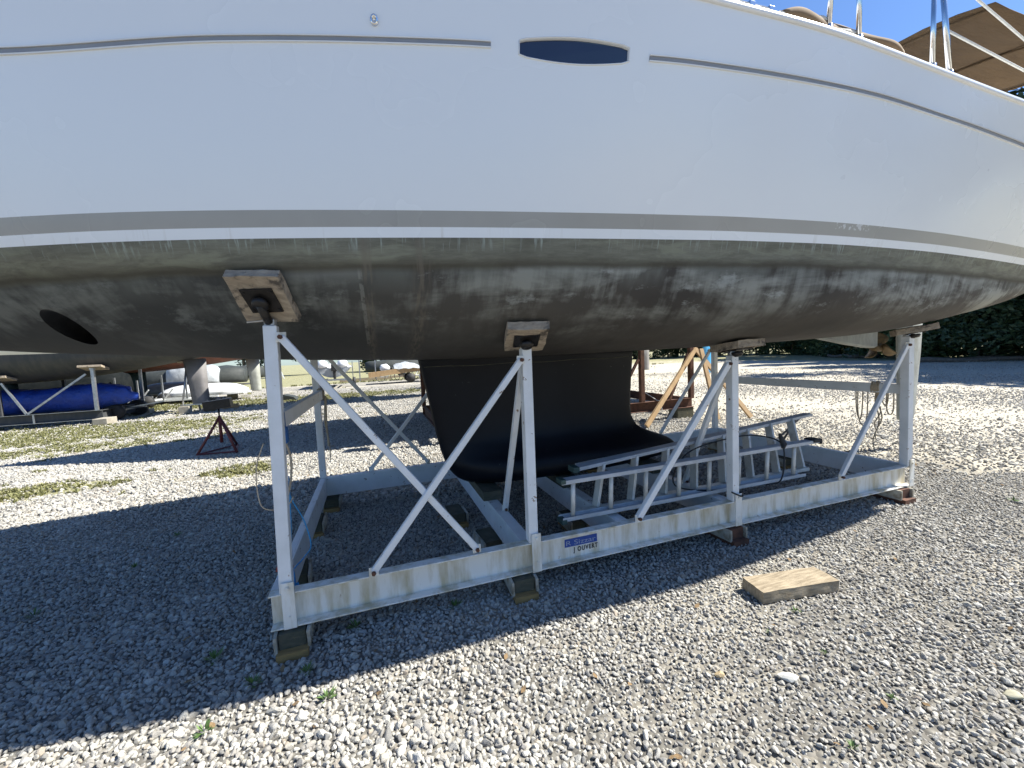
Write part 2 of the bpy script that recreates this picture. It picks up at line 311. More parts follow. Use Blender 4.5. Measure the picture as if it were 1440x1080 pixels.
def instancer(name,P,ROT,SCL,coll,label,cat,mat):
    me=bpy.data.meshes.new(name); me.from_pydata(P.tolist(),[],[])
    a=me.attributes.new('rot','FLOAT_VECTOR','POINT'); a.data.foreach_set('vector',ROT.astype(np.float32).ravel())
    a=me.attributes.new('scl','FLOAT_VECTOR','POINT'); a.data.foreach_set('vector',SCL.astype(np.float32).ravel())
    o=bpy.data.objects.new(name,me); COL.objects.link(o)
    ng=bpy.data.node_groups.new(name,'GeometryNodeTree'); ng.interface.new_socket('Geometry',in_out='INPUT',socket_type='NodeSocketGeometry'); ng.interface.new_socket('Geometry',in_out='OUTPUT',socket_type='NodeSocketGeometry')
    gi=ng.nodes.new('NodeGroupInput'); go=ng.nodes.new('NodeGroupOutput'); ip=ng.nodes.new('GeometryNodeInstanceOnPoints'); ci=ng.nodes.new('GeometryNodeCollectionInfo')
    ci.inputs['Collection'].default_value=coll; ci.inputs['Separate Children'].default_value=True; ci.inputs['Reset Children'].default_value=True
    ip.inputs['Pick Instance'].default_value=True
    ar=ng.nodes.new('GeometryNodeInputNamedAttribute'); ar.data_type='FLOAT_VECTOR'; ar.inputs[0].default_value='rot'
    er=ng.nodes.new('FunctionNodeEulerToRotation'); asx=ng.nodes.new('GeometryNodeInputNamedAttribute'); asx.data_type='FLOAT_VECTOR'; asx.inputs[0].default_value='scl'
    L=ng.links.new; L(gi.outputs[0],ip.inputs['Points']); L(ci.outputs[0],ip.inputs['Instance']); L(ar.outputs[0],er.inputs[0]); L(er.outputs[0],ip.inputs['Rotation']); L(asx.outputs[0],ip.inputs['Scale'])
    L(ip.outputs[0],go.inputs[0])
    o.modifiers.new('scatter','NODES').node_group=ng
    me.materials.append(mat); setp(o,label,cat,kind='stuff'); return o
def stone_mesh(seed):
    r=random.Random(seed); bm=bmesh.new(); bmesh.ops.create_icosphere(bm,subdivisions=2,radius=1)
    pl=[(Vector((r.gauss(0,1),r.gauss(0,1),r.gauss(0,1))).normalized(),r.uniform(.45,.85)) for _ in range(9)]
    off=Vector((seed*3.1,0,0))
    for v in bm.verts:
        for n,d in pl:
            k=v.co.dot(n)
            if k>d: v.co-=n*(k-d)*.97
        v.co*=1+.13*noise.noise(v.co*1.3+off)
    me=bpy.data.meshes.new('stone'); bm.to_mesh(me); bm.free()
    for p in me.polygons: p.use_smooth=(seed%3==0)
    me.materials.append(M['stone']); return me
def scatter_gravel():
    P=[]; S=[]
    for sp,d0,d1 in ((.0190,0,4.4),(.028,4.4,9),(.044,9,15),(.065,15,24)):
        xs=np.arange(-24,34,sp); ys=np.arange(.35,24,sp); X,Y=np.meshgrid(xs,ys); X=X+rng.uniform(-.5,.5,X.shape)*sp*.9; Y=Y+rng.uniform(-.5,.5,Y.shape)*sp*.9
        X=X.ravel(); Y=Y.ravel(); dx=np.stack([X,Y,-1.516*np.ones_like(X)],1)
        dz=dx@np.array(cz); u=720+573*(dx@np.array(cx))/np.maximum(dz,.01); v=540+573*(dx@np.array(cy))/np.maximum(dz,.01)
        k=(dz>max(d0,.2))&(dz<=d1)&(u>-160)&(u<1600)&(v<1230)
        X=X[k];Y=Y[k]
        if d0>4: # grass thins the stones
            kk=(X<6)|(rng.uniform(0,1,len(X))<.30+.22*np.sin(X*.9+Y*.35)); X=X[kk];Y=Y[kk]
            gk=np.array([grassf(a,b)+.6*noise.noise(Vector((a*2.1,b*2.1,3))) for a,b in zip(X,Y)]); kk=(gk<.5)|(rng.uniform(0,1,len(X))<.25); X=X[kk];Y=Y[kk]
        n=len(X); P.append(np.stack([X,Y,rng.uniform(-.006,.009,n)*(sp/.0190)],1))
        lf=np.array([noise.noise(Vector((a*1.1,b*1.1,0))) for a,b in zip(X[::1],Y[::1])]) if d0<5 else 0; s=min(sp,.034)*rng.lognormal(-.52,.27,n)*(1+.30*lf)*(1.06-.16*np.clip(X/1.5,0,1)); big=rng.uniform(0,1,n)<.008; s[big]*=1.35
        S.append(np.stack([s*rng.uniform(.9,1.35,n),s*rng.uniform(.7,1.0,n),s*rng.uniform(.6,1.0,n)],1))
    P=np.concatenate(P);S=np.concatenate(S); n=len(P); print('stones',n)
    Rr=np.stack([rng.uniform(-.9,.9,n),rng.uniform(-.9,.9,n),rng.uniform(0,6.28,n)],1)
    instancer('gravel',P,Rr,S,variants('gravel_stone',[stone_mesh(i) for i in range(14)]),'loose grey and white gravel covering the yard','gravel',M['stone'])
scatter_gravel()
def tuft_mesh(seed,n=9,h=1.,w=.09,lean=.6,mat='grass'):
    r=random.Random(seed); bm=bmesh.new()
    for i in range(n):
        a=r.uniform(0,6.28); l=r.uniform(.1,lean); d=Vector((math.cos(a),math.sin(a),0)); s=Vector((-d.y,d.x,0))*w*r.uniform(.6,1.2); hh=h*r.uniform(.5,1); b0=d*r.uniform(0,.25)
        p=[b0-s,b0+s,b0+d*l*.4*hh+Vector((0,0,hh*.6))+s*.8,b0+d*l*.4*hh+Vector((0,0,hh*.6))-s*.8,b0+d*l*hh+Vector((0,0,hh*.95))]
        v=[bm.verts.new(q) for q in p]; bm.faces.new(v[:4]); bm.faces.new((v[3],v[2],v[4]))
    me=bpy.data.meshes.new('tuft'); bm.to_mesh(me); bm.free(); me.materials.append(M[mat]); return me
def scatter_grass():
    P=[]
    for _ in range(150000):
        # denser near
        y=5.5+26*random.random()**1.5; x=random.uniform(-22,18)*max(.45,y/22)
        g=grassf(x,y)+1.1*(noise.noise(Vector((x*2.2,y*2.2,0)))*.6+noise.noise(Vector((x*7,y*7,2)))*.3)
        if g>.55: P.append((x,y,0))
    P=np.array(P); n=len(P); print('grass',n); s=rng.uniform(.03,.07,n)*np.maximum(1,P[:,1]/13)
    instancer('grass',P,np.stack([rng.uniform(-.2,.2,n),rng.uniform(-.2,.2,n),rng.uniform(0,6.28,n)],1),np.stack([s*1.3,s*1.3,s],1),variants('grass_tuft',[tuft_mesh(i) for i in range(6)]),'short patchy grass growing through the gravel','grass',M['grass'])
scatter_grass()
def litter_mesh(seed):
    r=random.Random(seed+9); bm=bmesh.new(); n=6; v=[]
    for side in (1,-1):
        for i in range(n): 
            t=i/(n-1) if side>0 else 1-i/(n-1)
            if side<0 and i in (0,n-1): continue
            v.append(bm.verts.new((t-.5,side*.28*math.sin(math.pi*t),.12*math.sin(2.5*t+seed)+.06*r.random())))
    bm.faces.new(v); me=bpy.data.meshes.new('litter'); bm.to_mesh(me); bm.free(); me.materials.append(M['litter']); return me
M['litter']=pm('dead_leaf',(.16,.10,.05),(.26,.18,.09),9,.9)
def scatter_litter():
    P=[(rng.uniform(-4,7),.9+6*rng.uniform(0,1)**1.3,.016) for _ in range(420)]; P=np.array([p for p in P if noise.noise(Vector((p[0]*.8,p[1]*.8,5)))>-.12]); n=len(P); q=rng.uniform(.018,.045,n)
    instancer('leaf_litter',P,np.stack([rng.uniform(-.5,.5,n),rng.uniform(-.5,.5,n),rng.uniform(0,6.28,n)],1),np.stack([q,q,q],1),variants('dead_leaf',[litter_mesh(i) for i in range(4)]),'brown dead leaves scattered thinly on the gravel','leaf litter',M['litter'])
scatter_litter()
# small weeds near the camera: each a thing
wm=[]
def weed_mesh(seed):
    r=random.Random(seed+50); bm=bmesh.new()
    for i in range(34):
        a=r.uniform(0,6.28); el=r.uniform(.2,1.3); L=r.uniform(.4,1); d=Vector((math.cos(a)*math.cos(el),math.sin(a)*math.cos(el),math.sin(el))); s=d.cross(Vector((0,0,1))).normalized()*.10*L
        b0=d*r.uniform(.05,.35); v=[bm.verts.new(q) for q in (b0,b0+d*L*.45-s,b0+d*L,b0+d*L*.45+s)]; bm.faces.new(v)
    me=bpy.data.meshes.new('weed'); bm.to_mesh(me); bm.free(); me.materials.append(M['weed']); return me
wms=[weed_mesh(i) for i in range(4)]
for i,(px,py,s,lb) in enumerate([(460,985,.05,'bright green weed tuft in the sunlit gravel nearest the cradle end'),(288,1032,.045,'small green weed low in the sunlit gravel at lower left'),(432,948,.045,'weed at the shadow edge right of the end timber block'),(302,930,.06,'shaded weed left of the end timber block'),(355,965,.05,'weed straddling the edge of the boat shadow'),(500,885,.05,'shaded weed under the front beam near its left end'),(640,855,.05,'shaded weed under the front beam, left of the sign'),(250,755,.05,'dark weed alone in the shaded gravel at left'),(48,868,.05,'dark weed in the boat shadow near the left edge'),(190,800,.04,'small shaded weed left of the first post'),(1118,862,.045,'weed on sunlit gravel below the loose plank'),(1082,892,.03,'tiny yellow green weed below the loose plank'),(1158,920,.03,'tiny weed right of the white pebble'),(1200,1055,.04,'dry weed near the bottom edge at right'),(1425,706,.07,'weed in sunlit gravel at the right edge'),(1255,985,.035,'dry sprig in the sunlit gravel at lower right')]):
    p=bpx(px,py,0); o=bpy.data.objects.new('weed',wms[i%4]); COL.objects.link(o); o.location=(p.x,p.y,.008); o.rotation_euler=(0,0,i*1.3); s=s*.6 if px>1000 else s*.9; o.scale=(s*1.2,s*1.2,s); setp(o,lb,'weed','small weeds in the gravel')
def pebble(px,py,s,col,lb,seed):
    p=bpx(px,py,0); me=stone_mesh(seed).copy(); me.materials[0]=pm('pebble_stone',col,tuple(q*.85 for q in col),20,.8); o=bpy.data.objects.new('pebble',me); COL.objects.link(o); o.location=(p.x,p.y,.014); o.scale=s; o.rotation_euler=(0,0,-.5); setp(o,lb,'stone')
pebble(1109,957,(.055,.028,.02),(.66,.63,.55),'large white oval pebble below the plank in the gravel',2)
pebble(1012,953,(.024,.02,.018),(.55,.42,.24),'round yellowish pebble left of the white oval one',4)
pebble(1427,983,(.045,.03,.02),(.40,.38,.28),'olive grey pebble near the right edge of the gravel',6)
# ------------------------------------------------------------------ hull surface function
def pch(xs,ys):
    n=len(xs);h=[xs[i+1]-xs[i] for i in range(n-1)];d=[(ys[i+1]-ys[i])/h[i] for i in range(n-1)]
    m=[d[0]]+[0 if d[i-1]*d[i]<=0 else 2*d[i-1]*d[i]/(d[i-1]+d[i]) for i in range(1,n-1)]+[d[-1]]
    def f(x):
        if x<=xs[0]: return ys[0]
        if x>=xs[-1]: return ys[-1]
        i=0
        while x>xs[i+1]: i+=1
        t=(x-xs[i])/h[i]
        return (2*t**3-3*t*t+1)*ys[i]+(t**3-2*t*t+t)*h[i]*m[i]+(-2*t**3+3*t*t)*ys[i+1]+(t**3-t*t)*h[i]*m[i+1]
    return f
YC=3.49; ZW=2.1
class HullShape:
    def __init__(s):
        s.bw=pch([-4.25,-3.9,-3.4,-2.8,-2.2,-1.57,-1.03,-.475,.085,.7,1.69,2.0,2.83,3.6,4.5,5.6,6.5,7.3],[0.0,0.01,.12,.42,.70,.97,1.16,1.30,1.41,1.51,1.64,1.675,1.715,1.69,1.605,1.46,1.31,1.15])
        s.bs=pch([-4.25,-3.5,-2.8,-2.2,-1.57,-1.03,-.475,.085,.7,1.6,2.6,4.2,5.6,6.5,7.3],[0.02,.42,.75,1.00,1.21,1.36,1.49,1.60,1.71,1.87,1.92,1.92,1.80,1.68,1.52])
        s.zs=pch([-4.25,0,1.6,2.6,4.2,7.3],[3.44,3.245,3.152,3.115,3.035,2.93])
        s.zk=pch([-4.25,-3.95,-3.4,-2.6,-1.94,-1.2,-.76,0,.9,2.5,4,5.3,6.8,7.3],[3.3,2.30,1.90,1.73,1.655,1.60,1.56,1.52,1.49,1.50,1.53,1.66,1.86,1.93])
        s.pp=pch([-4.25,-2,-.5,.87,2.52,4.58,7.3],[1.4,1.42,1.95,2.6,3.9,4.4,3.0])
    def half(s,x,z):
        B=s.bw(x);S=s.bs(x);T=s.zs(x);K=s.zk(x)
        if K>=ZW:
            t=max(0,min(1,(z-K)/max(T-K,.01)));return S*t**.6
        if z>=ZW:
            t=(z-ZW)/(T-ZW);return B+(S-B)*(t*1.25-.25*t*t)
        u=min(1,(ZW-z)/(ZW-K));p=s.pp(x)
        return max(0,B*(1-u**p)**(1/p)-1.25*(S-B)/(T-ZW)*(ZW-z)*(1-u))
HS=HullShape()
def hy(x,z): return YC-HS.half(x,z)
def hnorm(x,z):
    e=.02; px=Vector((2*e,hy(x+e,z)-hy(x-e,z),0)); pz=Vector((0,hy(x,z+e)-hy(x,z-e),2*e)); n=px.cross(pz).normalized()
    return n if n.y<0 else -n
def hz_at(x,y):          # lowest z where the near side reaches y
    lo=HS.zk(x)+.001; hi=ZW; h=YC-y
    for _ in range(40):
        m=(lo+hi)/2
        if HS.half(x,m)<h: lo=m
        else: hi=m
    return (lo+hi)/2
def hull_rows():
    rows=[]
    xs=[-4.25,-4.2,-4.1]+list(np.linspace(-4.0,7.3,92))
    for x in xs:
        K=HS.zk(x);T=HS.zs(x); zz=[]
        if K<ZW:
            nb=20
            for i in range(nb):
                a=i/nb*math.pi/2; zz.append(ZW-(ZW-K)*math.cos(a)**.9)
            for i in range(13): zz.append(ZW+(T-ZW)*i/12)
        else: zz=[K+(T-K)*(i/32) for i in range(33)]
        near=[(x,YC-HS.half(x,z),z) for z in zz]; near[0]=(x,YC,zz[0])
        far=[(x,YC+HS.half(x,z),z) for z in zz[1:]]
        if x>6.0:
            f=(x-6.0)/1.3; near=[(q[0]-.25*f-.42*f*max(0,q[2]-1.9),q[1],q[2]) for q in near]; far=[(q[0]-.25*f-.42*f*max(0,q[2]-1.9),q[1],q[2]) for q in far]
        rows.append([Vector(p) for p in reversed(near)]+[Vector(p) for p in far])
    return rows
boat=thing('sailboat','white sailboat with grey stripe and grimy dark bottom standing in the white cradle','sailboat',(2.5,YC,0))
rows=hull_rows(); mb=MB(); V=mb.quadstrip(rows); bm=mb.bm
n=len(rows[0])
# transom, camber deck
last=V[-1]; bm.faces.new(last)
for a,b in zip(V,V[1:]):
    ys=[]
    pa=a[0];pb=b[0];qa=a[-1];qb=b[-1]
    bm.faces.new((pa,pb,qb,qa))
bmesh.ops.remove_doubles(bm,verts=bm.verts,dist=.0005)
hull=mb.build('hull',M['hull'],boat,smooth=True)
hull.data.materials.append(M['rubber'])
def cut(target,cutter):
    md=target.modifiers.new('cut','BOOLEAN'); md.object=cutter; md.operation='DIFFERENCE'; md.solver='EXACT'
    bpy.context.view_layer.update(); dg=bpy.context.evaluated_depsgraph_get(); me=bpy.data.meshes.new_from_object(target.evaluated_get(dg))
    target.modifiers.remove(md); old=target.data; target.data=me; bpy.data.objects.remove(cutter)
# thruster tunnel
mb=MB(); mb.tube([(-1.61,YC-2.2,1.775),(-1.61,YC+2.2,1.775)],.085,36); c=mb.build('cutter',M['rubber'],boat); cut(hull,c)
def portpoly(x0,x1,grow=0):
    P=[]; top=[];bot=[]
    for i in range(17):
        t=i/16; x=x0+(x1-x0)*t; zc=2.902-.006*t; hh=.029+.019*math.sin(math.pi*t)
        e=min(1,min(t,1-t)*9+.82); top.append((x,zc+(hh+grow)*e)); bot.append((x,zc-(hh+grow)*e))
    return top+bot[::-1]
mb=MB(); pl=portpoly(.722,1.232)
mb.quadstrip([[Vector((x,hy(x,z)-.1,z)) for x,z in pl],[Vector((x,hy(x,z)+.020,z)) for x,z in pl]],True,True); c=mb.build('cutter',M['grey'],boat); cut(hull,c)
for p in hull.data.polygons: p.use_smooth=True
md=hull.modifiers.new('es','EDGE_SPLIT'); md.split_angle=R(38)
mb=MB(); mb.quadstrip([[Vector((x,hy(x,z)+.011,z)) for x,z in portpoly(.723,1.231,-.001)],[Vector((x,hy(x,z)+.03,z)) for x,z in portpoly(.723,1.231,-.001)]],True,True)
port=mb.build('porthole',M['glassd'],boat)
o_=ORG[boat]
mb=MB(); ring=portpoly(.719,1.235,.004)
mb.tube([Vector((x,hy(x,z)-.001,z)) for x,z in ring+ring[:1]],.0032,6); mb.build('frame',M['white'],port,smooth=True)
# rub strips
zr=pch([-3.6,-1.33,-.53,0.02,.59,1.34,2.1,2.72,3.44,4.39,7.2],[2.84,2.825,2.872,2.893,2.905,2.888,2.886,2.884,2.855,2.805,2.68])
def strip(x0,x1,name,mat,off,hh,th,par=boat,dz=0):
    rows=[]; 
    for x in np.linspace(x0,x1,90):
        z=zr(x)+dz; n=hnorm(x,z); rows.append([Vector((x,hy(x,z+a),z+a))+n*b for a,b in ((-hh,-.004),(-hh*.8,th),(hh*.8,th),(hh,-.004))])
    mb=MB(); mb.quadstrip(rows,True,True); return mb.build(name,mat,par,smooth=False,bevel=0)
for a,b in ((-3.5,.592),(1.335,6.2)):
    s=strip(a,b,'rub_strip',M['grey'],0,.0085,.004); strip(a,b,'moulding',M['white'],0,.0035,.0085,s,.0115); strip(a,b,'moulding',M['white'],0,.003,.007,s,-.0115)
# toe rail at the sheer (near and far side) and deck
def along(x,side,dy=0,dz=0):
    z=HS.zs(x); return Vector((x,YC-side*(HS.half(x,z)-dy),z+dz))
for side in (1,-1):
    rows=[]
    for x in np.linspace(-4.15,6.70,120):
        rows.append([along(x,side,a,b) for a,b in ((-.003,-.02),(-.006,.0),(-.004,.014),(.008,.020),(.028,.016),(.034,-.01))])
    mb=MB(); mb.quadstrip(rows,True,True); mb.build('gunwale',M['white'],boat,smooth=True)
mb=MB(); rows=[]
for x in np.linspace(-4.1,6.66,60):
    hb=HS.half(x,HS.zs(x))-.03; rows.append([Vector((x,YC-hb*t,HS.zs(x)+.008+.09*(1-t*t))) for t in np.linspace(1,-1,13)])
mb.quadstrip(rows); mb.build('deck',M['deck'],boat,smooth=True)
# cabin trunk
rows=[]
for x,hw,h in ((-1.6,.35,.12),(-1.0,.62,.26),(0,.85,.36),(1.5,1.05,.42),(3.0,1.12,.44),(3.25,1.12,.44),(3.3,1.1,.05)):
    zb=HS.zs(x)+.03; rows.append([Vector((x,YC+t*hw,zb+h*(1-abs(t)**5)+.03)) for t in np.linspace(-1,1,17)])
mb=MB(); mb.quadstrip(rows,True,True); mb.build('cabin',M['white'],boat,smooth=True)
# tan canvas bundle by the near rail (folded dodger) with pale rolled edge
mb=MB(); rows=[]
for i,x in enumerate(np.linspace(2.12,3.04,40)):
    t=i/39; z0=HS.zs(x)+.03; y0=hy(x,HS.zs(x))+.16; hgt=(.02+.075*math.sin(math.pi*min(1,t*.9+.08))**.5+.010*math.sin(t*15)); wd=.12+.02*math.sin(t*9)
    rows.append([Vector((x,y0+wd*math.cos(a)+.01*math.sin(7*t+a*2),z0+max(0,hgt*(.5+.9*math.sin(a))))) for a in np.linspace(0,2*math.pi,18,endpoint=False)])
mb.quadstrip(rows,True,True); mb.build('dodger_canvas',M['tan'],boat,smooth=True)
mb=MB(); mb.tube([Vector((x,hy(x,HS.zs(x))+.075,HS.zs(x)+.075+.02*math.sin(x*8)+.02*math.sin(x*19))) for x in np.linspace(2.1,3.05,40)],[.022+.008*math.sin(i*.7) for i in range(40)],10); mb.build('rolled_edge',M['cream'],boat,smooth=True)
# jib track with car near the left of the visible sheer
mb=MB()
for dz in (.035,.052): mb.tube([along(x,1,.03,dz) for x in np.linspace(1.45,2.02,10)],.005,6)
for x in (1.5,1.62,1.75,1.88,2.0): mb.box(along(x,1,.03,.035),(.035,.03,.04))
mb.build('sheet_track',M['chrome'],boat,bevel=.002)
# stanchions and lifelines
for x,dx,mt,h in ((2.42,.06,'chrome',.62),(2.66,0,'chrome',.62),(3.32,0,'chrome',.62),(3.50,-.12,'chrome',.62),(5.1,0,'chrome',.62),(6.6,0,'chrome',.62),(.9,0,'chrome',.62),(-.9,0,'chrome',.62),(-2.6,0,'chrome',.62)):
    b=along(x,1,.05,.02); mb=MB(); mb.tube([b,b+Vector((dx,0,h))],.0125 if x!=3.5 else .014,12); mb.tube([b,b+Vector((dx*.1,0,.05))],.02,12); mb.build('stanchion',M[mt],boat,smooth=True)
mb=MB(); mb.tube([along(3.47,1,.05,.30),along(4.4,1,.06,.27),along(5.2,1,.06,.2)],.007,8); mb.build('lifeline',M['lifeline'],boat,smooth=True)
mb=MB(); mb.tube([along(3.44,1,.05,.62),along(4.4,1,.06,.46),along(5.2,1,.06,.34)],.007,8); mb.build('lifeline',M['lifeline'],boat,smooth=True)
mb=MB(); mb.tube([along(2.48,1,.05,.62),along(2.66,1,.05,.6),along(3.32,1,.05,.61),along(3.38,1,.05,.62)],.003,6); mb.build('lifeline',M['chrome'],boat,smooth=True)
mb=MB()
for k in range(5): mb.box(along(3.40,1,.045,.52+.006*k)+Vector((.012*(k%3),0,0)),(.03,.02,.012),Euler((k,.7*k,k*1.3)).to_matrix())
mb.build('ribbon',M['pink'],boat)
# bimini
rows=[]
for i,x in enumerate(np.linspace(4.74,6.95,12)):
    rows.append([Vector((x,y,4.17-.035*math.sin(math.pi*(i/11*2)%math.pi)+.012*math.sin(y*9+i*1.3)+.16*(1-((y-YC)/1.35)**2)-.04)) for y in np.linspace(YC-1.55,YC+1.55,15)])
mb=MB(); mb.quadstrip(rows); bim=mb.build('bimini',M['bimini'],boat,smooth=True); ORG[bim]=ORG[boat]; md=bim.modifiers.new('s','SOLIDIFY'); md.thickness=.006
mb=MB()
for x in (4.8,5.85,6.9):
    pts=[along(6.3,1,.08,.0)]*(x>5)+[Vector((x,y,4.10+.16*(1-((y-YC)/1.35)**2))) for y in np.linspace(YC-1.5,YC+1.5,9)]+[along(6.3,-1,.08,.0)]*(x>5)
    mb.tube(pts,.012,8)
mb.build('bimini_frame',M['bimini'],boat,smooth=True)
# small through-hull fitting high on the topsides
z0=2.967;x0=.1; n=hnorm(x0,z0); p=Vector((x0,hy(x0,z0),z0)); mb=MB(); rot=n.to_track_quat('Z','Y').to_matrix()
rows=[]
for r_,h in ((.021,-.004),(.021,.006),(.015,.012),(.011,.012),(.010,.002)): rows.append([p+rot@Vector((r_*math.cos(t)*.85,r_*math.sin(t)*1.1,h)) for t in [2*math.pi*k/20 for k in range(20)]])
mb.quadstrip(rows,True,True); mb.build('drain_fitting',M['chrome'],boat,smooth=True)
# keel with bulb
def lv(z):
    f=lambda xs,ys: pch(xs,ys)(z)
    le=f([.40,.44,.52,.62,.8,1.2,1.56],[.80,.66,.58,.53,.48,.41,.34]); te=f([.40,.44,.50,.56,.62,.68,.76,.9,1.56],[2.75,2.92,2.96,2.90,2.78,2.62,2.48,2.42,2.47])
    th=f([.40,.43,.50,.58,.68,.8,1.0,1.4,1.56],[.15,.24,.29,.27,.19,.13,.105,.12,.16]); return le,te,th
rows=[]
for z in list(np.linspace(.402,.8,16))+list(np.linspace(.85,1.57,8)):
    le,te,th=lv(z); L=te-le; ring=[]
    prof=lambda s: th*(2.6*math.sqrt(s)*(1-s)**.75 if s<1 else 0)
    ss=[(1-math.cos(math.pi*i/16))/2 for i in range(17)]
    ring=[Vector((le+L*s_,YC-min(th,prof(s_)),z)) for s_ in ss]+[Vector((le+L*s_,YC+min(th,prof(s_)),z)) for s_ in ss[-2:0:-1]]
    rows.append(ring)
mb=MB(); mb.quadstrip(rows,True,True); mb.build('keel',M['keel'],boat,smooth=True)
rows=[]
for s_ in np.linspace(.015,.97,40):
    le,te,th=lv(1.44); rows.append(Vector((le+(te-le)*s_,YC-min(th,th*2.6*math.sqrt(s_)*(1-s_)**.75)-.0005,1.44+.004*math.sin(s_*21))))
mb=MB(); mb.tube(rows,.0035,6); mb.build('keel_joint',M['damp'],boat,smooth=True)
# shaft skeg, propeller, rudder
mb=MB(); rows=[]
for x,zb in ((4.75,1.60),(5.1,1.53),(5.5,1.46),(5.9,1.40),(6.10,1.385)):
    w_=.045; rows.append([Vector((x,YC-w_,1.9)),Vector((x,YC-w_,zb+.02)),Vector((x,YC-w_*.5,zb)),Vector((x,YC+w_*.5,zb)),Vector((x,YC+w_,zb+.02)),Vector((x,YC+w_,1.9))])
mb.quadstrip(rows,True,True); mb.build('skeg',M['rudder'],boat)
mb=MB(); mb.tube([(6.08,YC,1.40),(6.16,YC,1.395),(6.26,YC,1.39),(6.33,YC,1.385),(6.37,YC,1.384)],[.045,.055,.055,.04,.012],16)
hub=mb.build('propeller',M['bronze'],boat,smooth=True)
for a in (200,80,320):
    mb=MB(); rows=[]
    for k,rr in enumerate(np.linspace(.04,.20,8)):
        t=k/7; tw=R(60-35*t); wd=.10*math.sin(math.pi*(t*.8+.18))+.01; ca,sa=math.cos(R(a)),math.sin(R(a))
        row=[]
        for s_ in (-1,-.5,0,.5,1):
            for_=Vector((s_*wd*math.cos(tw),0,0)); tang=Vector((0,-sa,ca))*(s_*wd*math.sin(tw)); row.append(Vector((6.21,YC,1.39))+Vector((0,ca,sa))*rr+for_+tang)
        rows.append(row)
    mb.quadstrip(rows); bl=mb.build('blade',M['bronze'],hub,smooth=True); ORG[hub]=ORG[boat]; md=bl.modifiers.new('s','SOLIDIFY'); md.thickness=.01
rows=[]
for z,a,b in ((.385,6.70,6.88),(.40,6.64,6.95),(.46,6.62,6.98),(.9,6.60,7.03),(1.3,6.575,7.08),(1.62,6.56,7.10),(1.9,6.56,7.10)):
    ss=[(1-math.cos(math.pi*i/10))/2 for i in range(11)]; th=.055
    rows.append([Vector((a+(b-a)*s_,YC-th*2.2*math.sqrt(s_)*(1-s_)**.8,z)) for s_ in ss]+[Vector((a+(b-a)*s_,YC+th*2.2*math.sqrt(s_)*(1-s_)**.8,z)) for s_ in ss[-2:0:-1]])
mb=MB(); mb.quadstrip(rows,True,True); mb.build('rudder',M['rudder'],boat,smooth=True)
# ------------------------------------------------------------------ cradle
Z0,Z1=.13,.322; XL,XR,YF,YB=-.60,4.69,2.335,4.64
cr=thing('boat_cradle','white steel boat cradle of channel beams and braced posts under the white sailboat','boat cradle',(2.0,3.49,0))
fb=channel((XL+.001,YF,Z0),(XR-.02,YF,Z0),Z1-Z0,.068,.009,(0,-1,0),'beam',M['paint2'],cr)
bb=channel((XL+.001,YB,Z0),(XR-.02,YB,Z0),Z1-Z0,.068,.009,(0,1,0),'beam',M['paint'],cr)
channel((XL,YF+.07,Z0+.002),(XL,YB-.07,Z0+.002),Z1-Z0-.004,.052,.009,(-1,0,0),'beam',M['paint'],cr)
channel((XR,YF+.07,Z0+.002),(XR,YB-.07,Z0+.002),Z1-Z0-.004,.052,.009,(1,0,0),'beam',M['paint'],cr)
for x in (.90,1.62,2.56):
    channel((x,YF+.07,Z0+.003),(x,YB-.07,Z0+.003),Z1-Z0-.006,.085,.009,(1,0,0),'beam',M['paint'],cr)
# lettering on the front beam web
def text(s,name,mat,x,z,h,wid,parent,dy,off=.012):
    cu=bpy.data.curves.new('t','FONT'); cu.body=s; cu.size=1; cu.extrude=0; cu.offset=off; cu.space_character=1.0+off*9; to=bpy.data.objects.new('t',cu); COL.objects.link(to); bpy.context.view_layer.update()
    me=bpy.data.meshes.new_from_object(to.evaluated_get(bpy.context.evaluated_depsgraph_get())); bpy.data.objects.remove(to)
    xs=[v.co.x for v in me.vertices]; ys=[v.co.y for v in me.vertices]; a,b,c,d=min(xs),max(xs),min(ys),max(ys)
    for v in me.vertices:
        q=Vector((x+(v.co.x-a)/(b-a)*wid,dy,z+(v.co.y-c)/(d-c)*h)); v.co=q-ORG[parent]
    me.materials.clear(); me.materials.append(mat); o=bpy.data.objects.new(name,me); COL.objects.link(o); o.parent=parent; ORG[o]=ORG[parent]; return o
YW=YF+.068-.009
mb=MB(); mb.box((1.245,YW-.002,.243),(.243,.003,.054)); lab=mb.build('name_label',M['labelblue'],fb)
text('R Sizzar','lettering',M['ink2'],1.133,.226,.032,.222,lab,YW-.0045,.0)
text('J OUVERT','lettering',M['ink'],1.185,.164,.044,.185,fb,YW-.003,.034)
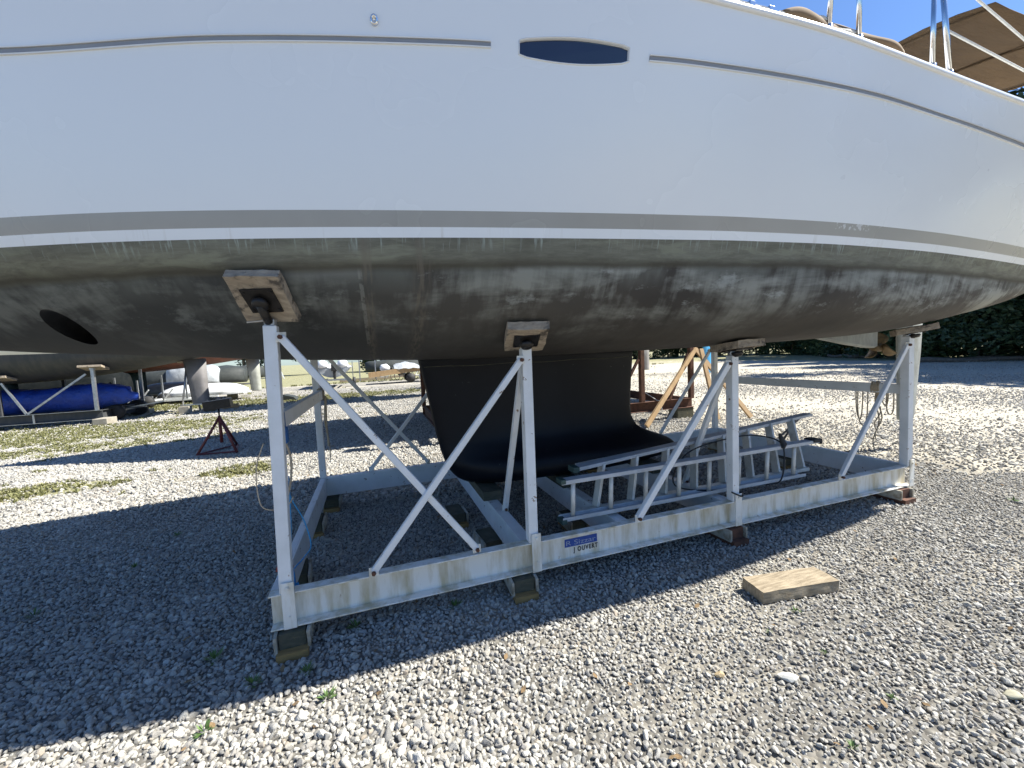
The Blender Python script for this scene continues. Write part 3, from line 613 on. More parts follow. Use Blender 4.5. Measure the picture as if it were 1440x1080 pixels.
# posts
def post(x,y,ztop,x2,front,px,sx=.062,pad=True):
    s=-1 if front else 1; yc=y
    p=MB().bar((x,yc,Z1+.001),(x2,yc,ztop),sx,sx,(0,1,0)).build('post',M['paint'],cr,bevel=.004)
    if front:
        m_=MB(); m_.box((x+.012,YF-.008,(Z0+.38)/2+.003),(.062,.008,.25)); m_.tube([(x+.012,YF-.012,.352),(x+.012,YF-.020,.352)],.011,8); m_.tube([(x+.012,YF-.012,.20),(x+.012,YF-.018,.20)],.006,8); m_.build('clamp_plate',M['paint2'],p,bevel=.002)
    # collar + screw + plate + pad
    if pad:
        n=Vector((0,0,0))
        yy=yc-.0
        z=hz_at(x2+px,yy if front else 2*YC-yy); P=Vector((x2+px,yy,z)); n=hnorm(x2+px,z)
        if not front: n=Vector((n.x,-n.y,n.z))
        # shift so that the plate centre sits above the post
        off=n*.07; tgt=Vector((x2+px,yc,0)); yh=(yc-.035-(.03 if .5<x2<1.2 else 0)) if front else yc+.035
        z=hz_at(x2+px,yh if front else 2*YC-yh); P=Vector((x2+px,yh,z)); n=hnorm(x2+px,z)
        if not front: n=Vector((n.x,-n.y,n.z))
        t=Vector((0,0,1)).cross(n).normalized(); t=t if t.x>0 else -t; b=n.cross(t).normalized(); rot=Matrix((t,b,n)).transposed()
        rr=rot@Matrix.Rotation(random.uniform(-.06,.06),3,'Z')
        pw=MB(); pw.box(P+n*.036,(.245,.275,.05),rr); bmesh.ops.subdivide_edges(pw.bm,edges=pw.bm.edges,cuts=5,use_grid_fill=True); rough(pw,.009,7); rough(pw,.005,29)
        pd=pw.build('pad',M['oldwood'],p,bevel=0)
        for f in pd.data.polygons: f.use_smooth=False
        pc=P+n*.065
        pl=MB(); pl.box(pc,(.15,.14,.010),rot)
        for a in (-.062,.062):
            for c_ in (-.055,.055): pl.tube([pc+rot@Vector((a,c_,.004)),pc+rot@Vector((a,c_,.010))],.008,8)
        pl.build('pad_plate',M['blacksteel'],p,bevel=.001)
        end=pc+n*.025; top=Vector((x2,yc,ztop))
        sc_=MB(); sc_.tube([end-n*.01,end,end+n*.02],[.035,.042,.03],12); sc_.tube([end+n*.006,top+Vector((0,0,.004))],.021,12); sc_.build('jack_screw',M['blacksteel'],p,smooth=True)
        co=MB(); co.tube([top+Vector((0,0,.002)),top+Vector((0,0,.03))],.030,12); co.tube([top+Vector((0,0,.03)),top+Vector((-.10,-.02,.018))],.005,6); co.build('collar',M['galv'],p)
    return p
yP=YF+.034
P1=post(-.515,yP,1.715,-.482,True,0); P2=post(.885,yP,1.56,.893,True,-.02); P3=post(2.545,yP,1.433,2.545,True,0); P4=post(4.625,yP,1.515,4.605,True,0,.07)
yQ=YB-.034
post(-.575,yQ,1.70,-.575,False,0); post(.9,yQ,1.55,.9,False,0); post(2.55,yQ,1.44,2.55,False,0); post(4.62,yQ,1.515,4.62,False,0)
# braces (flattened tube ends with bolts)
def brace(a,b,r=.019,mat='paint',tabs=True):
    a=Vector(a);b=Vector(b); mb=MB(); d=(b-a).normalized(); mb.bar(a,b,r*2,r*1.7,(0,1,0))
    o=mb.build('brace',M[mat],cr,bevel=.006,seg=3)
    if tabs:
        for p in (a,b):
            t=MB(); t.box(p,(.05,.006,.05)); t.build('tab',M['paint2'],o,bevel=.001); t=MB(); sg=-1 if p.y<3.5 else 1; t.tube([p+Vector((0,sg*.012,0)),p+Vector((0,sg*.032,0))],.012,6); t.build('bolt',M['rust'],o)
    return o
yb=YF+.004
brace((-.435,yb-.003,1.655),(.515,yb,.358)); brace((.845,yb-.012,1.480),(-.075,yb-.02,.353))
brace((2.475,yb,1.375),(1.665,yb,.345),.022); brace((4.545,yb,1.44),(3.70,yb,.350))
brace((-.52,YB-.004,1.66),(.51,YB-.004,.345)); brace((.86,YB-.012,1.48),(-.10,YB-.012,.345)); brace((2.49,YB-.004,1.38),(1.66,YB-.004,.345)); brace((4.57,YB-.004,1.44),(3.70,YB-.004,.345))
brace((.878,yP+.02,1.46),(.885,2.93,.335),.020,tabs=True); brace((2.52,yP+.02,1.37),(2.53,2.86,.335),.020)
brace((.9,yQ-.02,1.46),(.885,4.05,.335),.02); brace((2.54,yQ-.02,1.36),(2.53,4.1,.335),.02)
for x,z in ((-.53,1.205),(4.625,1.03)):
    mb=MB(); mb.box((x+.012,3.487,z),(.045,2.17,.09)); mb.build('rail',M['paint'],cr,bevel=.004)
# timber blocks below the cradle
def block(x,y,ang,lb,kind=0,h=.128):
    t=thing('timber_block',lb,'timber block',(x,y,0),'timber blocks under the cradle beams')
    rt=Matrix.Rotation(ang,3,'Z')
    def bx(c,s,name,mat,amp=.003):
        mb=MB(); mb.box(Vector((x,y,0))+rt@Vector(c),s,rt); bmesh.ops.subdivide_edges(mb.bm,edges=mb.bm.edges,cuts=3,use_grid_fill=True); rough(mb,amp,13); mb.build(name,M[mat],t)
    bx((0,0,.0215),(.15,.30,.043),'base_plank','ochre' if kind<2 else 'rust')
    bx((0,.022,.083),(.125,.255,.078),'core','damp' if kind<2 else 'rust')
    for s in (-1,1): bx((s*.078,.01,.080),(.016,.27,.086),'side_board','cheek')
    return t
for x,y,a,lb,k in ((-.50,2.41,.05,'greenish timber block under the left end of the front beam',0),(.80,2.40,-.05,'timber block under the front beam below the second post',0),(2.52,2.42,.04,'rust stained block under the front beam below the third post',2),(4.52,2.42,.0,'rust stained block under the right end of the front beam',2),
    (-.585,3.02,.1,'flaking white block under the left end beam, nearer one',0),(-.59,3.95,.0,'flaking white block under the left end beam, farther one',1),(.76,2.98,.08,'flaking white block under the middle cross beam',0),(.62,3.62,.05,'flaking white block by the front tip of the keel',0),
    (1.52,3.05,.0,'white sided block under the cross beam behind the ladder end',1),(4.62,3.6,0,'dark block under the right end beam',1),(4.60,4.5,0,'dark block under the far right corner of the cradle',1),(-.5,4.55,0,'dark block under the far left corner of the cradle',1),(2.5,4.55,0,'dark block under the far beam behind the keel',1)):
    block(x,y,a,lb,k)
# keel packing timbers resting on the cross beams
for i,x in enumerate((.86,1.58,2.52)):
    mb=MB(); mb.box((x,YC,.3605),(.16,.62,.074)); bmesh.ops.subdivide_edges(mb.bm,edges=mb.bm.edges,cuts=3,use_grid_fill=True); rough(mb,.002,13); o=mb.build('packing_timber',M['damp'],None,org=(x,YC,0)); setp(o,['dark timber under the front of the keel','dark timber under the middle of the keel','dark timber under the back of the keel'][i],'timber','packing timbers under the keel')
# ------------------------------------------------------------------ ladders
t=thing('extension_ladder','grey aluminium ladder with round rungs lying on its side, nearer of the two','ladder',(2.4,2.52,Z1))
zl,zu=.350,.632
for z,x1,x2 in ((zl,1.16,3.49),(zu,1.16,3.66)):
    mb=MB(); mb.bar((x1,2.52,z),(x2,2.52,z+(.012 if z>.5 else -.004)),.075,.006,(0,0,1)); mb.bar((x1,2.4835,z+ (-.012 if z>.5 else .012)),(x2,2.4835,z+(0 if z>.5 else .008)),.003,.026); mb.bar((x1,2.5565,z+ (-.012 if z>.5 else .012)),(x2,2.5565,z+(0 if z>.5 else .008)),.003,.026)
    mb.build('side_rail',M['fibre'],t,bevel=.001)
    mb=MB(); mb.box((x1+.012,2.52,z-.004),(.04,.085,.032)); mb.build('end_cap',M['plasticg'],t,bevel=.004)
for x in (1.254,1.56,1.86,2.165,2.46,2.765,3.075,3.385):
    mb=MB(); mb.tube([(x,2.52,zl+.001),(x+.012,2.52,zu-.002)],.0165,12); mb.build('rung',M['alu'],t,smooth=True)
mb=MB(); mb.box((3.62,2.52,zu+.012),(.09,.095,.03)); mb.box((3.665,2.52,zu+.0),(.02,.10,.045)); mb.build('foot',M['rubber'],t,bevel=.005)
t=thing('stepladder','wider aluminium stepladder with flat treads lying behind the round rung ladder','ladder',(2.6,2.64,Z1))
mb=MB(); mb.bar((1.30,2.62,.343),(3.72,2.64,.343),.055,.028); mb.build('side_rail',M['alu'],t,bevel=.002)
mb=MB(); mb.bar((1.34,2.66,.655),(4.13,2.92,.775),.085,.026); mb.build('side_rail',M['fibre'],t,bevel=.002)
mb=MB(); mb.bar((1.42,2.76,.645),(3.2,2.90,.70),.05,.022); mb.build('back_leg',M['alu'],t,bevel=.002)
for i in range(8):
    x=1.50+.305*i; f=(x+.05-1.34)/2.79; xt=x+.20+.22*f*.5; yt=2.66+.26*f; zt_=.655+.12*(xt-1.34)/2.79
    mb=MB(); mb.bar((x,2.63,.357),(xt-.12,yt-.01,zt_-.012),.075,.022,(1,0,0)); mb.build('tread',M['alu'],t,bevel=.002)
mb=MB(); 
for dx in (0,.05): mb.bar((3.62+dx*.3,2.84,.60-dx*1.6),(3.99-dx,2.90,.752),.018,.008)
mb.build('tread_brace',M['galv'],t)
mb=MB(); mb.box((1.345,2.66,.655),(.05,.095,.04)); mb.build('end_cap',M['plasticg'],t,bevel=.004)
# cable ties and black bungee
def rope(name,pts,r,mat,label,cat,n=8,group=None):
    P=[Vector(p) for p in pts]; out=[]
    for i in range(len(P)-1):
        p0=P[max(i-1,0)];p1=P[i];p2=P[i+1];p3=P[min(i+2,len(P)-1)]
        for k in range(8):
            s=k/8; out.append(.5*((2*p1)+(p2-p0)*s+(2*p0-5*p1+4*p2-p3)*s*s+(3*p1-p0-3*p2+p3)*s**3))
    out.append(P[-1]); mb=MB(); mb.tube(out,r,n); o=mb.build(name,mat,None,smooth=True,org=tuple(P[0])); setp(o,label,cat,group); return o
rope('bungee_cord',[(2.50,2.34,.40),(2.56,2.30,.37),(2.62,2.38,.37),(2.6,2.5,.345),(2.2,2.6,.42),(2.35,2.62,.66),(2.85,2.62,.735),(3.15,2.62,.71),(3.22,2.50,.66),(3.20,2.46,.50),(3.14,2.45,.36),(3.05,2.5,.335)],.006,M['rubber'],'black bungee cord looped round the two ladders and the third post','cord')
mb=MB(); mb.tube([(3.20,2.5,.745),(3.215,2.49,.69),(3.22,2.478,.655),(3.2,2.47,.63)],[.012,.02,.024,.014],8); o=mb.build('cord_hook',M['rubber'],None,org=(3.2,2.5,.7)); setp(o,'black hook and knot of the bungee on the upper ladder rail','hook')
# blue cord and strap at the first post, tan ropes at the rails
rope('rope',[(-.50,2.45,1.2),(-.50,2.50,1.0),(-.49,2.5,.80),(-.44,2.56,.62),(-.42,2.60,.45),(-.47,2.66,.36),(-.50,2.62,.34),(-.53,2.58,.345),(-.50,2.52,.60),(-.485,2.50,.9)],.004,M['bluerope'],'thin blue cord hanging down beside the left end post onto the end beam','cord')
rope('rope',[(-.53,2.60,.335),(-.515,2.56,.30),(-.51,2.54,.22),(-.49,2.52,.17),(-.50,2.56,.26)],.008,M['bluerope'],'short thick blue cord tail over the left end beam','cord')
rope('rope',[(-.62,2.66,.30),(-.61,2.66,.328),(-.58,2.66,.331),(-.545,2.665,.326),(-.542,2.665,.29)],.008,M['redrope'],'faded red cord wrapped once over the left end beam','cord')
mb=MB(); mb.box((-.515,2.50,1.205),(.058,.10,.104)); mb.box((-.49,2.50,1.13),(.035,.06,.09)); o=mb.build('strap',M['bluestrap'],None,bevel=.008,org=(-.518,2.445,1.2)); setp(o,'blue strap wound round the upper rail beside the first post','strap')
def coil(c,lbl,loops,tails):
    c=Vector(c); pts=[]
    for k in range(70):
        a=k/70*math.pi*2*8; q=.9+.1*math.sin(k*1.9); pts.append(c+Vector((.034*math.cos(a)*q,-.035+.07*k/70,.056*math.sin(a)*q+.008*math.sin(k*2.3))))
    mb=MB(); mb.tube(pts,.0065,7)
    for dy,w_,d_ in loops:
        mb.tube([c+Vector((.028+.006*math.sin(t*7+dy*30),dy+w_*math.cos(math.pi*t),-.04-d_*math.sin(math.pi*t)**.6)) for t in np.linspace(0,1,26)],.0055,7)
    for dy,d_ in tails:
        mb.tube([c+Vector((.03+.012*math.sin(t*6+dy*40),dy+.022*math.sin(t*9+dy*20),-.03-d_*t)) for t in np.linspace(0,1,24)],[.0075-.003*t for t in np.linspace(0,1,24)],7)
    o=mb.build('rope',M['rope'],None,smooth=True,org=tuple(c)); setp(o,lbl,'rope','tan ropes tied on the cradle rails')
coil((4.637,2.62,1.035),'tan rope coiled round the right end rail with strands hanging down',[(-.10,.03,.22),(.13,.045,.36),(.16,.03,.30),(-.06,.025,.14)],[(-.01,.50),(.01,.62),(0.0,.40)])
coil((-.518,4.40,1.21),'tan rope coiled on the far end of the left upper rail',[(.06,.05,.36),(.09,.03,.5)],[(.03,.45),(.07,.66)])
rope('rope',[(-.56,2.36,1.12),(-.60,2.36,1.0),(-.605,2.36,.86),(-.58,2.36,.78),(-.50,2.42,.75),(-.46,2.44,.80)],.003,M['rope'],'short tan rope loop hanging on the outside of the left end post','rope',group='tan ropes tied on the cradle rails')
rope('rope',[(-.50,2.45,1.16),(-.47,2.5,1.02),(-.47,2.48,.9),(-.49,2.45,.8)],.006,M['rope'],'tan rope end hanging just below the blue strap','rope',group='tan ropes tied on the cradle rails')
# cable lying inside the right end
rope('black_cable',[(3.0,2.9,.05),(3.4,2.75,.03),(3.7,2.70,.03),(3.9,2.62,.03)],.008,M['rubber'],'black cable lying on the gravel inside the right half of the cradle','cable')
# loose plank
mb=MB(); pa=Vector((1.985,1.70,0)); ang=R(-9)
rt=Matrix.Rotation(ang,3,'Z'); mb.box(Vector((2.31,1.738,.043)),(.515,.168,.068),rt); bmesh.ops.subdivide_edges(mb.bm,edges=mb.bm.edges,cuts=9,use_grid_fill=True); rough(mb,.007,6); rough(mb,.003,26)
o=mb.build('plank',M['wood'],None,org=(2.31,1.738,0)); setp(o,'short weathered timber plank lying alone on the sunlit gravel','plank')
# ------------------------------------------------------------------ generic far boats
def farboat(x0,x1,y,yaw,zk,zw,zt,hb,mb_,mt,keelx,kz,kmat,rud,label,group='boats stored in the yard',kth=.12,stripe=None,mast=0):
    # x0 bow, x1 stern
    L=x1-x0; t=thing('sailboat',label,'sailboat',((x0+x1)/2,y,0),group); c=ORG[t]; rt=Matrix.Rotation(yaw,3,'Z')
    def W(p): return c+rt@(Vector(p)-c)
    def sh(u): return hb*min(1,(u*2.8)**.92 if u<.357 else 1)*(1-.28*max(0,(u-.6)/.4)**1.5)
    def zkk(u): return zk+(zw+.35-zk)*max(0,(1-u/.30))**2.2+(zw-.12-zk)*max(0,(u-.55)/.45)**1.6
    def section(u,lo):
        S=sh(u)*.98+.01; B=S*(.90 if u>.2 else .55+.35*u/.2); K=zkk(u); T=zt+.25*(1-u); r=[]
        if lo:
            for i in range(9):
                a=i/8*math.pi/2; z=min(K,zw-.01)+(zw-min(K,zw-.01))*(1-math.cos(a)); r.append((B*math.sin(a)**.8,max(z,K if K<zw else zw)))
        else:
            r=[(B+(S-B)*i/4,zw+(T-zw)*i/4) for i in range(5)]
        return r
    us=[0.0,.02,.05]+[i/20 for i in range(2,21)]
    for lo,mat,nm in ((True,mb_,'bottom'),(False,mt,'topsides')):
        rows=[]
        for u in us:
            r=section(u,lo); rows.append([W((x0+L*u,y-h,z)) for h,z in reversed(r)]+[W((x0+L*u,y+h,z)) for h,z in (r[1:] if lo else r)])
        m_=MB(); V=m_.quadstrip(rows); 
        try: m_.bm.faces.new(V[-1])
        except ValueError: pass
        if not lo:
            for a,b in zip(V,V[1:]): m_.bm.faces.new((a[0],b[0],b[-1],a[-1]))
        m_.build(nm,mat,t,smooth=True)
    if keelx:
        a,b=keelx; m_=MB(); rows=[]
        for z in np.linspace(kz,zk+.1,6):
            s=(z-kz)/(zk-kz); aa=a+(1-s)*.35
            rows.append([W((aa+(b-aa)*q,y-kth*2*math.sqrt(q)*(1-q)**.8-.005,z)) for q in (0,.05,.15,.35,.6,.85,1)]+[W((aa+(b-aa)*q,y+kth*2*math.sqrt(q)*(1-q)**.8+.005,z)) for q in (.85,.6,.35,.15,.05)])
        m_.quadstrip(rows,True,True); m_.build('keel',kmat,t,smooth=True)
    if rud:
        a,b,z0,z1,mat=rud; m_=MB(); rows=[]
        for z,s in ((z0,.72),(z0+.05,.8),((z0+z1)/2,.92),(z1,1.06)):
            rows.append([W((b-(b-a)*s+(b-a)*s*q,y-.05*2*math.sqrt(q)*(1-q)**.8-.004,z)) for q in (0,.1,.3,.6,1)]+[W((b-(b-a)*s+(b-a)*s*q,y+.05*2*math.sqrt(q)*(1-q)**.8+.004,z)) for q in (.6,.3,.1)])
        m_.quadstrip(rows,True,True); m_.build('rudder',mat,t,smooth=True)
    m_=MB(); rows=[]
    for u,hh in ((.3,.02),(.36,.3),(.5,.38),(.68,.4),(.7,.05)):
        rows.append([W((x0+L*u,y+q*hb*.55,zt+.25*(1-u)+hh*(1-abs(q)**4)+.02)) for q in np.linspace(-1,1,9)])
    m_.quadstrip(rows,True,True); m_.build('cabin',M['white'],t,smooth=True)
    if mast: m_=MB(); m_.tube([W((x0+L*.42,y,zt)),W((x0+L*.42,y,zt+mast))],.07,10); m_.build('mast',M['galv'],t,smooth=True)
    return t
farboat(-3.3,9.25,9.1,R(3),1.66,2.15,3.15,2.0,M['darkhull'],M['white'],(1.9,4.0),.42,M['keel'],(9.0,9.42,.72,2.0,M['bluerud']),'sailboat with a light blue rudder standing in the rusty cradle just behind the white sailboat')
farboat(-16.2,-5.2,16.6,0,1.30,2.12,3.1,1.75,M['darkhull'],M['white'],(-11.9,-10.3),.3,M['teal'],(-6.05,-5.42,.28,1.85,M['greyrud']),'sailboat with grey rudder and dark bottom standing above the blue tarped boat',kth=.2)
farboat(-17,-5.0,23.3,0,1.45,2.2,3.2,1.8,M['redhull'],M['white'],(-12,-10),.4,M['teal'],(-5.95,-5.38,.28,1.95,M['palerud']),'sailboat with a pale green grey rudder and rust red bottom in the row behind')
farboat(-3.5,5.0,16.6,math.pi,1.78,2.3,3.1,1.4,M['darkhull'],M['white'],None,0,None,(4.68,5.2,.25,1.95,M['palerud']),'dark bottomed sailboat with a tall pale rudder seen just behind the first post')
farboat(4,15.9,20.6,0,1.6,2.2,3.2,1.8,M['bluehull'],M['white'],(7,9),.3,M['teal'],(15.1,15.7,.22,1.95,M['greyrud']),'sailboat with a blue grey rudder standing far behind the rusty cradle')
# ------------------------------------------------------------------ rusty cradle + timber props
t=thing('boat_cradle','rusty brown steel cradle with one white tie under the neighbouring boat','boat cradle',(5,8,0))
channel((1.0,6.95,.22),(6.42,6.95,.22),.2,.08,.012,(0,-1,0),'beam',M['rust'],t); channel((1.0,9.6,.22),(6.42,9.6,.22),.2,.08,.012,(0,1,0),'beam',M['rust'],t)
channel((6.42,7.03,.222),(6.42,9.52,.222),.196,.06,.012,(1,0,0),'beam',M['rust'],t); channel((1.0,7.03,.222),(1.0,9.52,.222),.196,.06,.012,(-1,0,0),'beam',M['rust'],t)
for x,y in ((5.14,7.0),(6.38,7.0),(1.04,7.0),(6.38,9.55),(1.04,9.55),(5.14,9.55)):
    mb=MB(); mb.bar((x,y,.42),(x,y,1.62),.09,.09,(0,1,0)); p=mb.build('post',M['rust'],t,bevel=.004); mb=MB(); mb.box((x,y+(.1 if y<8 else -.1),1.66),(.34,.3,.05),Euler((R(-22 if y<8 else 22),0,0)).to_matrix()); mb.build('pad',M['oldwood'],p)
for a,b in (((6.28,6.97,1.36),(5.80,6.97,.43)),((5.05,6.97,1.3),(4.5,6.97,.43)),((6.3,9.57,1.36),(5.6,9.57,.43))):
    mb=MB(); mb.bar(a,b,.05,.04,(0,1,0)); mb.build('brace',M['rust'],t)
mb=MB(); mb.tube([(5.50,6.99,.43),(5.52,6.94,.425),(5.56,6.94,.32),(5.58,6.94,.215)],.008,6); mb.tube([(5.50,6.99,.43),(5.42,7.4,.62)],.008,6); mb.build('tie',M['lifeline'],t)
for x,y,l in ((6.2,7.1,'mossy concrete block under the right corner of the rusty cradle'),(1.3,7.1,'concrete block under the left corner of the rusty cradle'),(6.2,9.5,'concrete block under the far corner of the rusty cradle')):
    mb=MB(); mb.box((x,y,.108),(.42,.28,.216)); o=mb.build('concrete_block',M['concrete' if y>9 else 'damp'],None,bevel=.01,org=(x,y,0)); setp(o,l,'block')
for a,b,l in (((6.52,7.0,1.47),(4.75,6.35,.06),'long yellow timber prop slanting down to the left in front of the rusty cradle'),((6.42,6.75,1.45),(6.40,6.3,.04),'yellow timber prop standing nearly upright beside the rusty post'),((6.55,7.05,1.46),(7.1,6.15,.04),'yellow timber prop slanting down to the right, seen behind the third post')):
    mb=MB(); mb.bar(a,b,.09,.045,(0,1,0)); bmesh.ops.subdivide_edges(mb.bm,edges=mb.bm.edges,cuts=4,use_grid_fill=True); rough(mb,.004,5); o=mb.build('timber_prop',M['newwood'],None,org=b); setp(o,l,'timber prop','timber props under the neighbouring boat')
# ------------------------------------------------------------------ left neighbour cradle and blue tarp boat
t=thing('boat_cradle','blue grey steel cradle on concrete blocks in front of the blue tarp at left','boat cradle',(-10,17,0))
channel((-15,15.2,.16),(-7.7,15.2,.16),.26,.10,.014,(0,-1,0),'beam',M['darkhull'],t); channel((-15,17.85,.16),(-7.7,17.85,.16),.26,.10,.014,(0,1,0),'beam',M['darkhull'],t)
channel((-7.7,15.3,.162),(-7.7,17.75,.162),.256,.08,.012,(1,0,0),'beam',M['darkhull'],t)
for z in (.164,.424):
    mb=MB(); mb.bar((-15,15.19,z),(-7.7,15.19,z),.02,.012); mb.build('edge_strip',M['galv'],t)
mb=MB(); mb.box((-9.2,15.19,.29),(.04,.012,.25)); mb.build('stiffener',M['galv'],t)
for x,zt_,m_ in ((-7.8,1.62,'galv'),(-9.9,1.42,'darkhull'),(-13.2,1.5,'galv')):
    for y in (15.25,17.8):
        mb=MB(); mb.bar((x,y,.42),(x,y,zt_),.075,.075,(0,1,0)); p=mb.build('post',M[m_],t); mb=MB(); mb.box((x,y+(.06 if y<17 else -.06),zt_+.06),(.55,.4,.06),Euler((R(-15 if y<17 else 15),0,0)).to_matrix()); mb.build('pad',M['oldwood'],p)
        mb=MB(); mb.tube([(x,y,zt_),(x,y,zt_+.05)],.07,8); mb.build('collar',M['galv'],p)
for a,b in (((-7.95,15.23,1.5),(-9.35,15.23,.43)),((-10.0,15.23,1.35),(-11.0,15.23,.43)),((-9.8,15.23,1.35),(-9.35,15.23,.43))):
    mb=MB(); mb.bar(a,b,.05,.04,(0,1,0)); mb.build('brace',M['galv'],t)
for x,y,l,s in ((-7.55,15.05,'pale concrete block under the right end of the left cradle',(.34,.5,.20)),(-14,15.25,'concrete block under the left end of the left cradle',(.45,.4,.16)),(-6.15,16.6,'small concrete block below the left tripod strut',(.30,.28,.26)),(-5.45,16.7,'dark small block right of the pale strut foot',(.26,.26,.24)),(-7.8,17.85,'block under the far corner of the left cradle',(.4,.36,.16))):
    mb=MB(); mb.box((x,y,s[2]/2),s); o=mb.build('concrete_block',M['concrete' if 'dark' not in l else 'damp'],None,bevel=.012,org=(x,y,0)); setp(o,l,'block')
mb=MB(); mb.box((-4.98,17.1,.12),(.5,.12,.15)); o=mb.build('timber_offcut',M['newwood'],None,org=(-4.98,17.1,0)); setp(o,'yellow timber offcut on the gravel right of the black box of the red stand','timber')
# folding stand (saw-horse like) under the stern of the left boat
t=thing('boat_stand','galvanised boat stand with slanting leg under the stern of the left boat','boat stand',(-5.9,16.8,0))
for a,b,r in (((-6.05,16.7,1.5),(-6.2,16.55,.26),.03),((-6.0,16.75,1.35),(-5.42,16.6,.26),.045),((-6.05,16.75,1.5),(-6.0,17.4,.03),.03),((-6.05,16.72,1.45),(-6.05,16.72,1.72),.03)):
    mb=MB(); mb.tube([a,b],r,8); mb.build('leg' if b[2]<1 else 'screw',M['galv'],t,smooth=True)
mb=MB(); mb.bar((-6.25,16.56,.30),(-4.9,16.56,.30),.05,.04); mb.build('foot_bar',M['galv'],t); mb=MB(); mb.box((-6.05,16.75,1.75),(.4,.3,.05)); mb.build('pad',M['oldwood'],t)
# blue tarp covered boat on its trailer
t=thing('covered_dinghy','small boat wrapped in a bright blue tarp on a trailer beneath the left boat','covered boat',(-9.7,17.9,0))
mb=MB(); rows=[]
for i in range(26):
    s=i/25; x=-11.3+4.35*s; top=.86+.30*math.sin(math.pi*min(1,s*.72+.10))**.7+.05*math.sin(s*11); bot=.38+.28*max(0,s-.72)/.28; hw=.75*math.sin(math.pi*min(1,(s+.10)*.95))**.4*(1-.15*s)
    if s>.93: hw*=.7; top-=.12
    row=[]
    for k in range(22):
        a=2*math.pi*k/22; zz=(top+bot)/2+(top-bot)/2*math.copysign(abs(math.sin(a))**.75,math.sin(a)); yy=16.0+hw+hw*math.copysign(abs(math.cos(a))**.7,math.cos(a)); yy+=.02*math.sin(s*40+a*3); row.append(Vector((x+.02*math.sin(a*5+s*9),yy-.4,zz+.015*math.sin(s*55))))
    rows.append(row)
mb.quadstrip(rows,True,True); mb.build('tarp',M['tarp'],t,smooth=True)
for x,y in ((-7.75,15.95),(-7.75,17.3)):
    mb=MB(); mb.tube([(x,y-.1,.28),(x,y-.07,.28),(x,y+.07,.28),(x,y+.1,.28)],[.2,.27,.27,.2],20); mb.build('wheel',M['rubber'],t,smooth=True)
mb=MB(); mb.bar((-11.4,16.6,.34),(-7.2,16.6,.36),.06,.06); mb.bar((-7.75,15.95,.3),(-7.75,17.3,.3),.06,.06); mb.bar((-7.8,16.3,.33),(-6.6,16.3,.5),.04,.04); mb.build('trailer_frame',M['galv'],t)
# red tripod stand with dark block on top
t=thing('jack_stand','dark red tripod jack stand with a black wood block on top, standing alone','boat stand',(-2.66,8.55,0))
top=Vector((-2.66,8.5,.76)); feet=[(-2.98,8.30,.02),(-2.36,8.22,.02),(-2.55,8.95,.02)]
for f in feet:
    mb=MB(); mb.tube([top+Vector((0,0,-.12)),f],.022,8); mb.build('leg',M['redsteel'],t,smooth=True)
mb=MB()
for a,b in ((0,1),(1,2),(2,0)): mb.tube([Vector(feet[a])+Vector((0,0,.02)),Vector(feet[b])+Vector((0,0,.02))],.014,6)
mb.build('base_ring',M['redsteel'],t)
mb=MB(); mb.tube([(-2.66,8.5,.18),(-2.66,8.5,.66)],.026,10); mb.build('pipe',M['redsteel'],t,smooth=True); mb=MB(); mb.tube([(-2.66,8.5,.64),(-2.66,8.5,.80)],.014,8); mb.build('screw',M['blacksteel'],t,smooth=True)
mb=MB(); mb.box((-2.66,8.5,.87),(.40,.26,.155),Euler((0,R(-6),R(6))).to_matrix()); mb.build('block',M['blacksteel'],t,bevel=.006)
# ------------------------------------------------------------------ further things in the yard
def upturned(x,y,L,hw,h,label,mat,yaw=0,z0=.35):
    t=thing('dinghy',label,'dinghy',(x,y,0)); mb=MB(); rows=[]; rt=Matrix.Rotation(yaw,3,'Z'); c=Vector((x,y,0))
    for i in range(15):
        s=i/14; w_=hw*math.sin(math.pi*min(1,(s*.75+.25)))**.5 if s<.99 else hw*.35; w_=hw*(1-(2*abs(s-.45)/1.1)**3)
        rows.append([c+rt@Vector((-L/2+L*s,w_*q,z0+h*(1-(2*s-1)**4*.7)*(1-abs(q)**2.6))) for q in np.linspace(-1,1,11)])
    mb.quadstrip(rows,True,True); mb.build('hull',mat,t,smooth=True)
    mb=MB(); mb.box(c+Vector((0,0,z0-.03)),(L*.96,hw*1.7,.05),rt); mb.build('gunwale',M['white'],t)
    for s in (-.3,.3):
        mb=MB(); mb.box(c+rt@Vector((L*s,0,(z0-.055)/2)),(.12,hw*1.5,z0-.055),rt); mb.build('trestle',M['damp'],t)
    return t
upturned(-7.3,22.0,3.4,.75,.46,'white upturned dinghy on trestles behind the grey rudder',M['white'],0,.36)
upturned(-9.3,24.5,3.2,.7,.5,'grey sided white dinghy behind the white trailer frame',M['silver'],.1,.4)
t=thing('boat_trailer','white empty boat trailer frame standing beyond the blue tarp','trailer',(-8.3,20.3,0))
mb=MB()
for y in (20.0,21.2): mb.bar((-10.2,y,.28),(-6.6,y,.28),.06,.07)
for x in (-9.8,-8.6,-7.4): mb.bar((x,20.0,.28),(x,21.2,.28),.05,.05)
mb.build('frame',M['paint'],t)
for x in (-9.6,-8.9,-8.1,-7.3):
    mb=MB(); mb.bar((x,20.0,.3),(x,20.0,1.25+.1*math.sin(x*3)),.05,.05,(0,1,0)); mb.build('upright',M['galv'],t)
for x in (-9.7,-8.9,-8.1):
    mb=MB(); mb.bar((x,20.0,.3),(x+.35,20.0,.75),.04,.04,(0,1,0)); mb.build('brace',M['paint'],t)
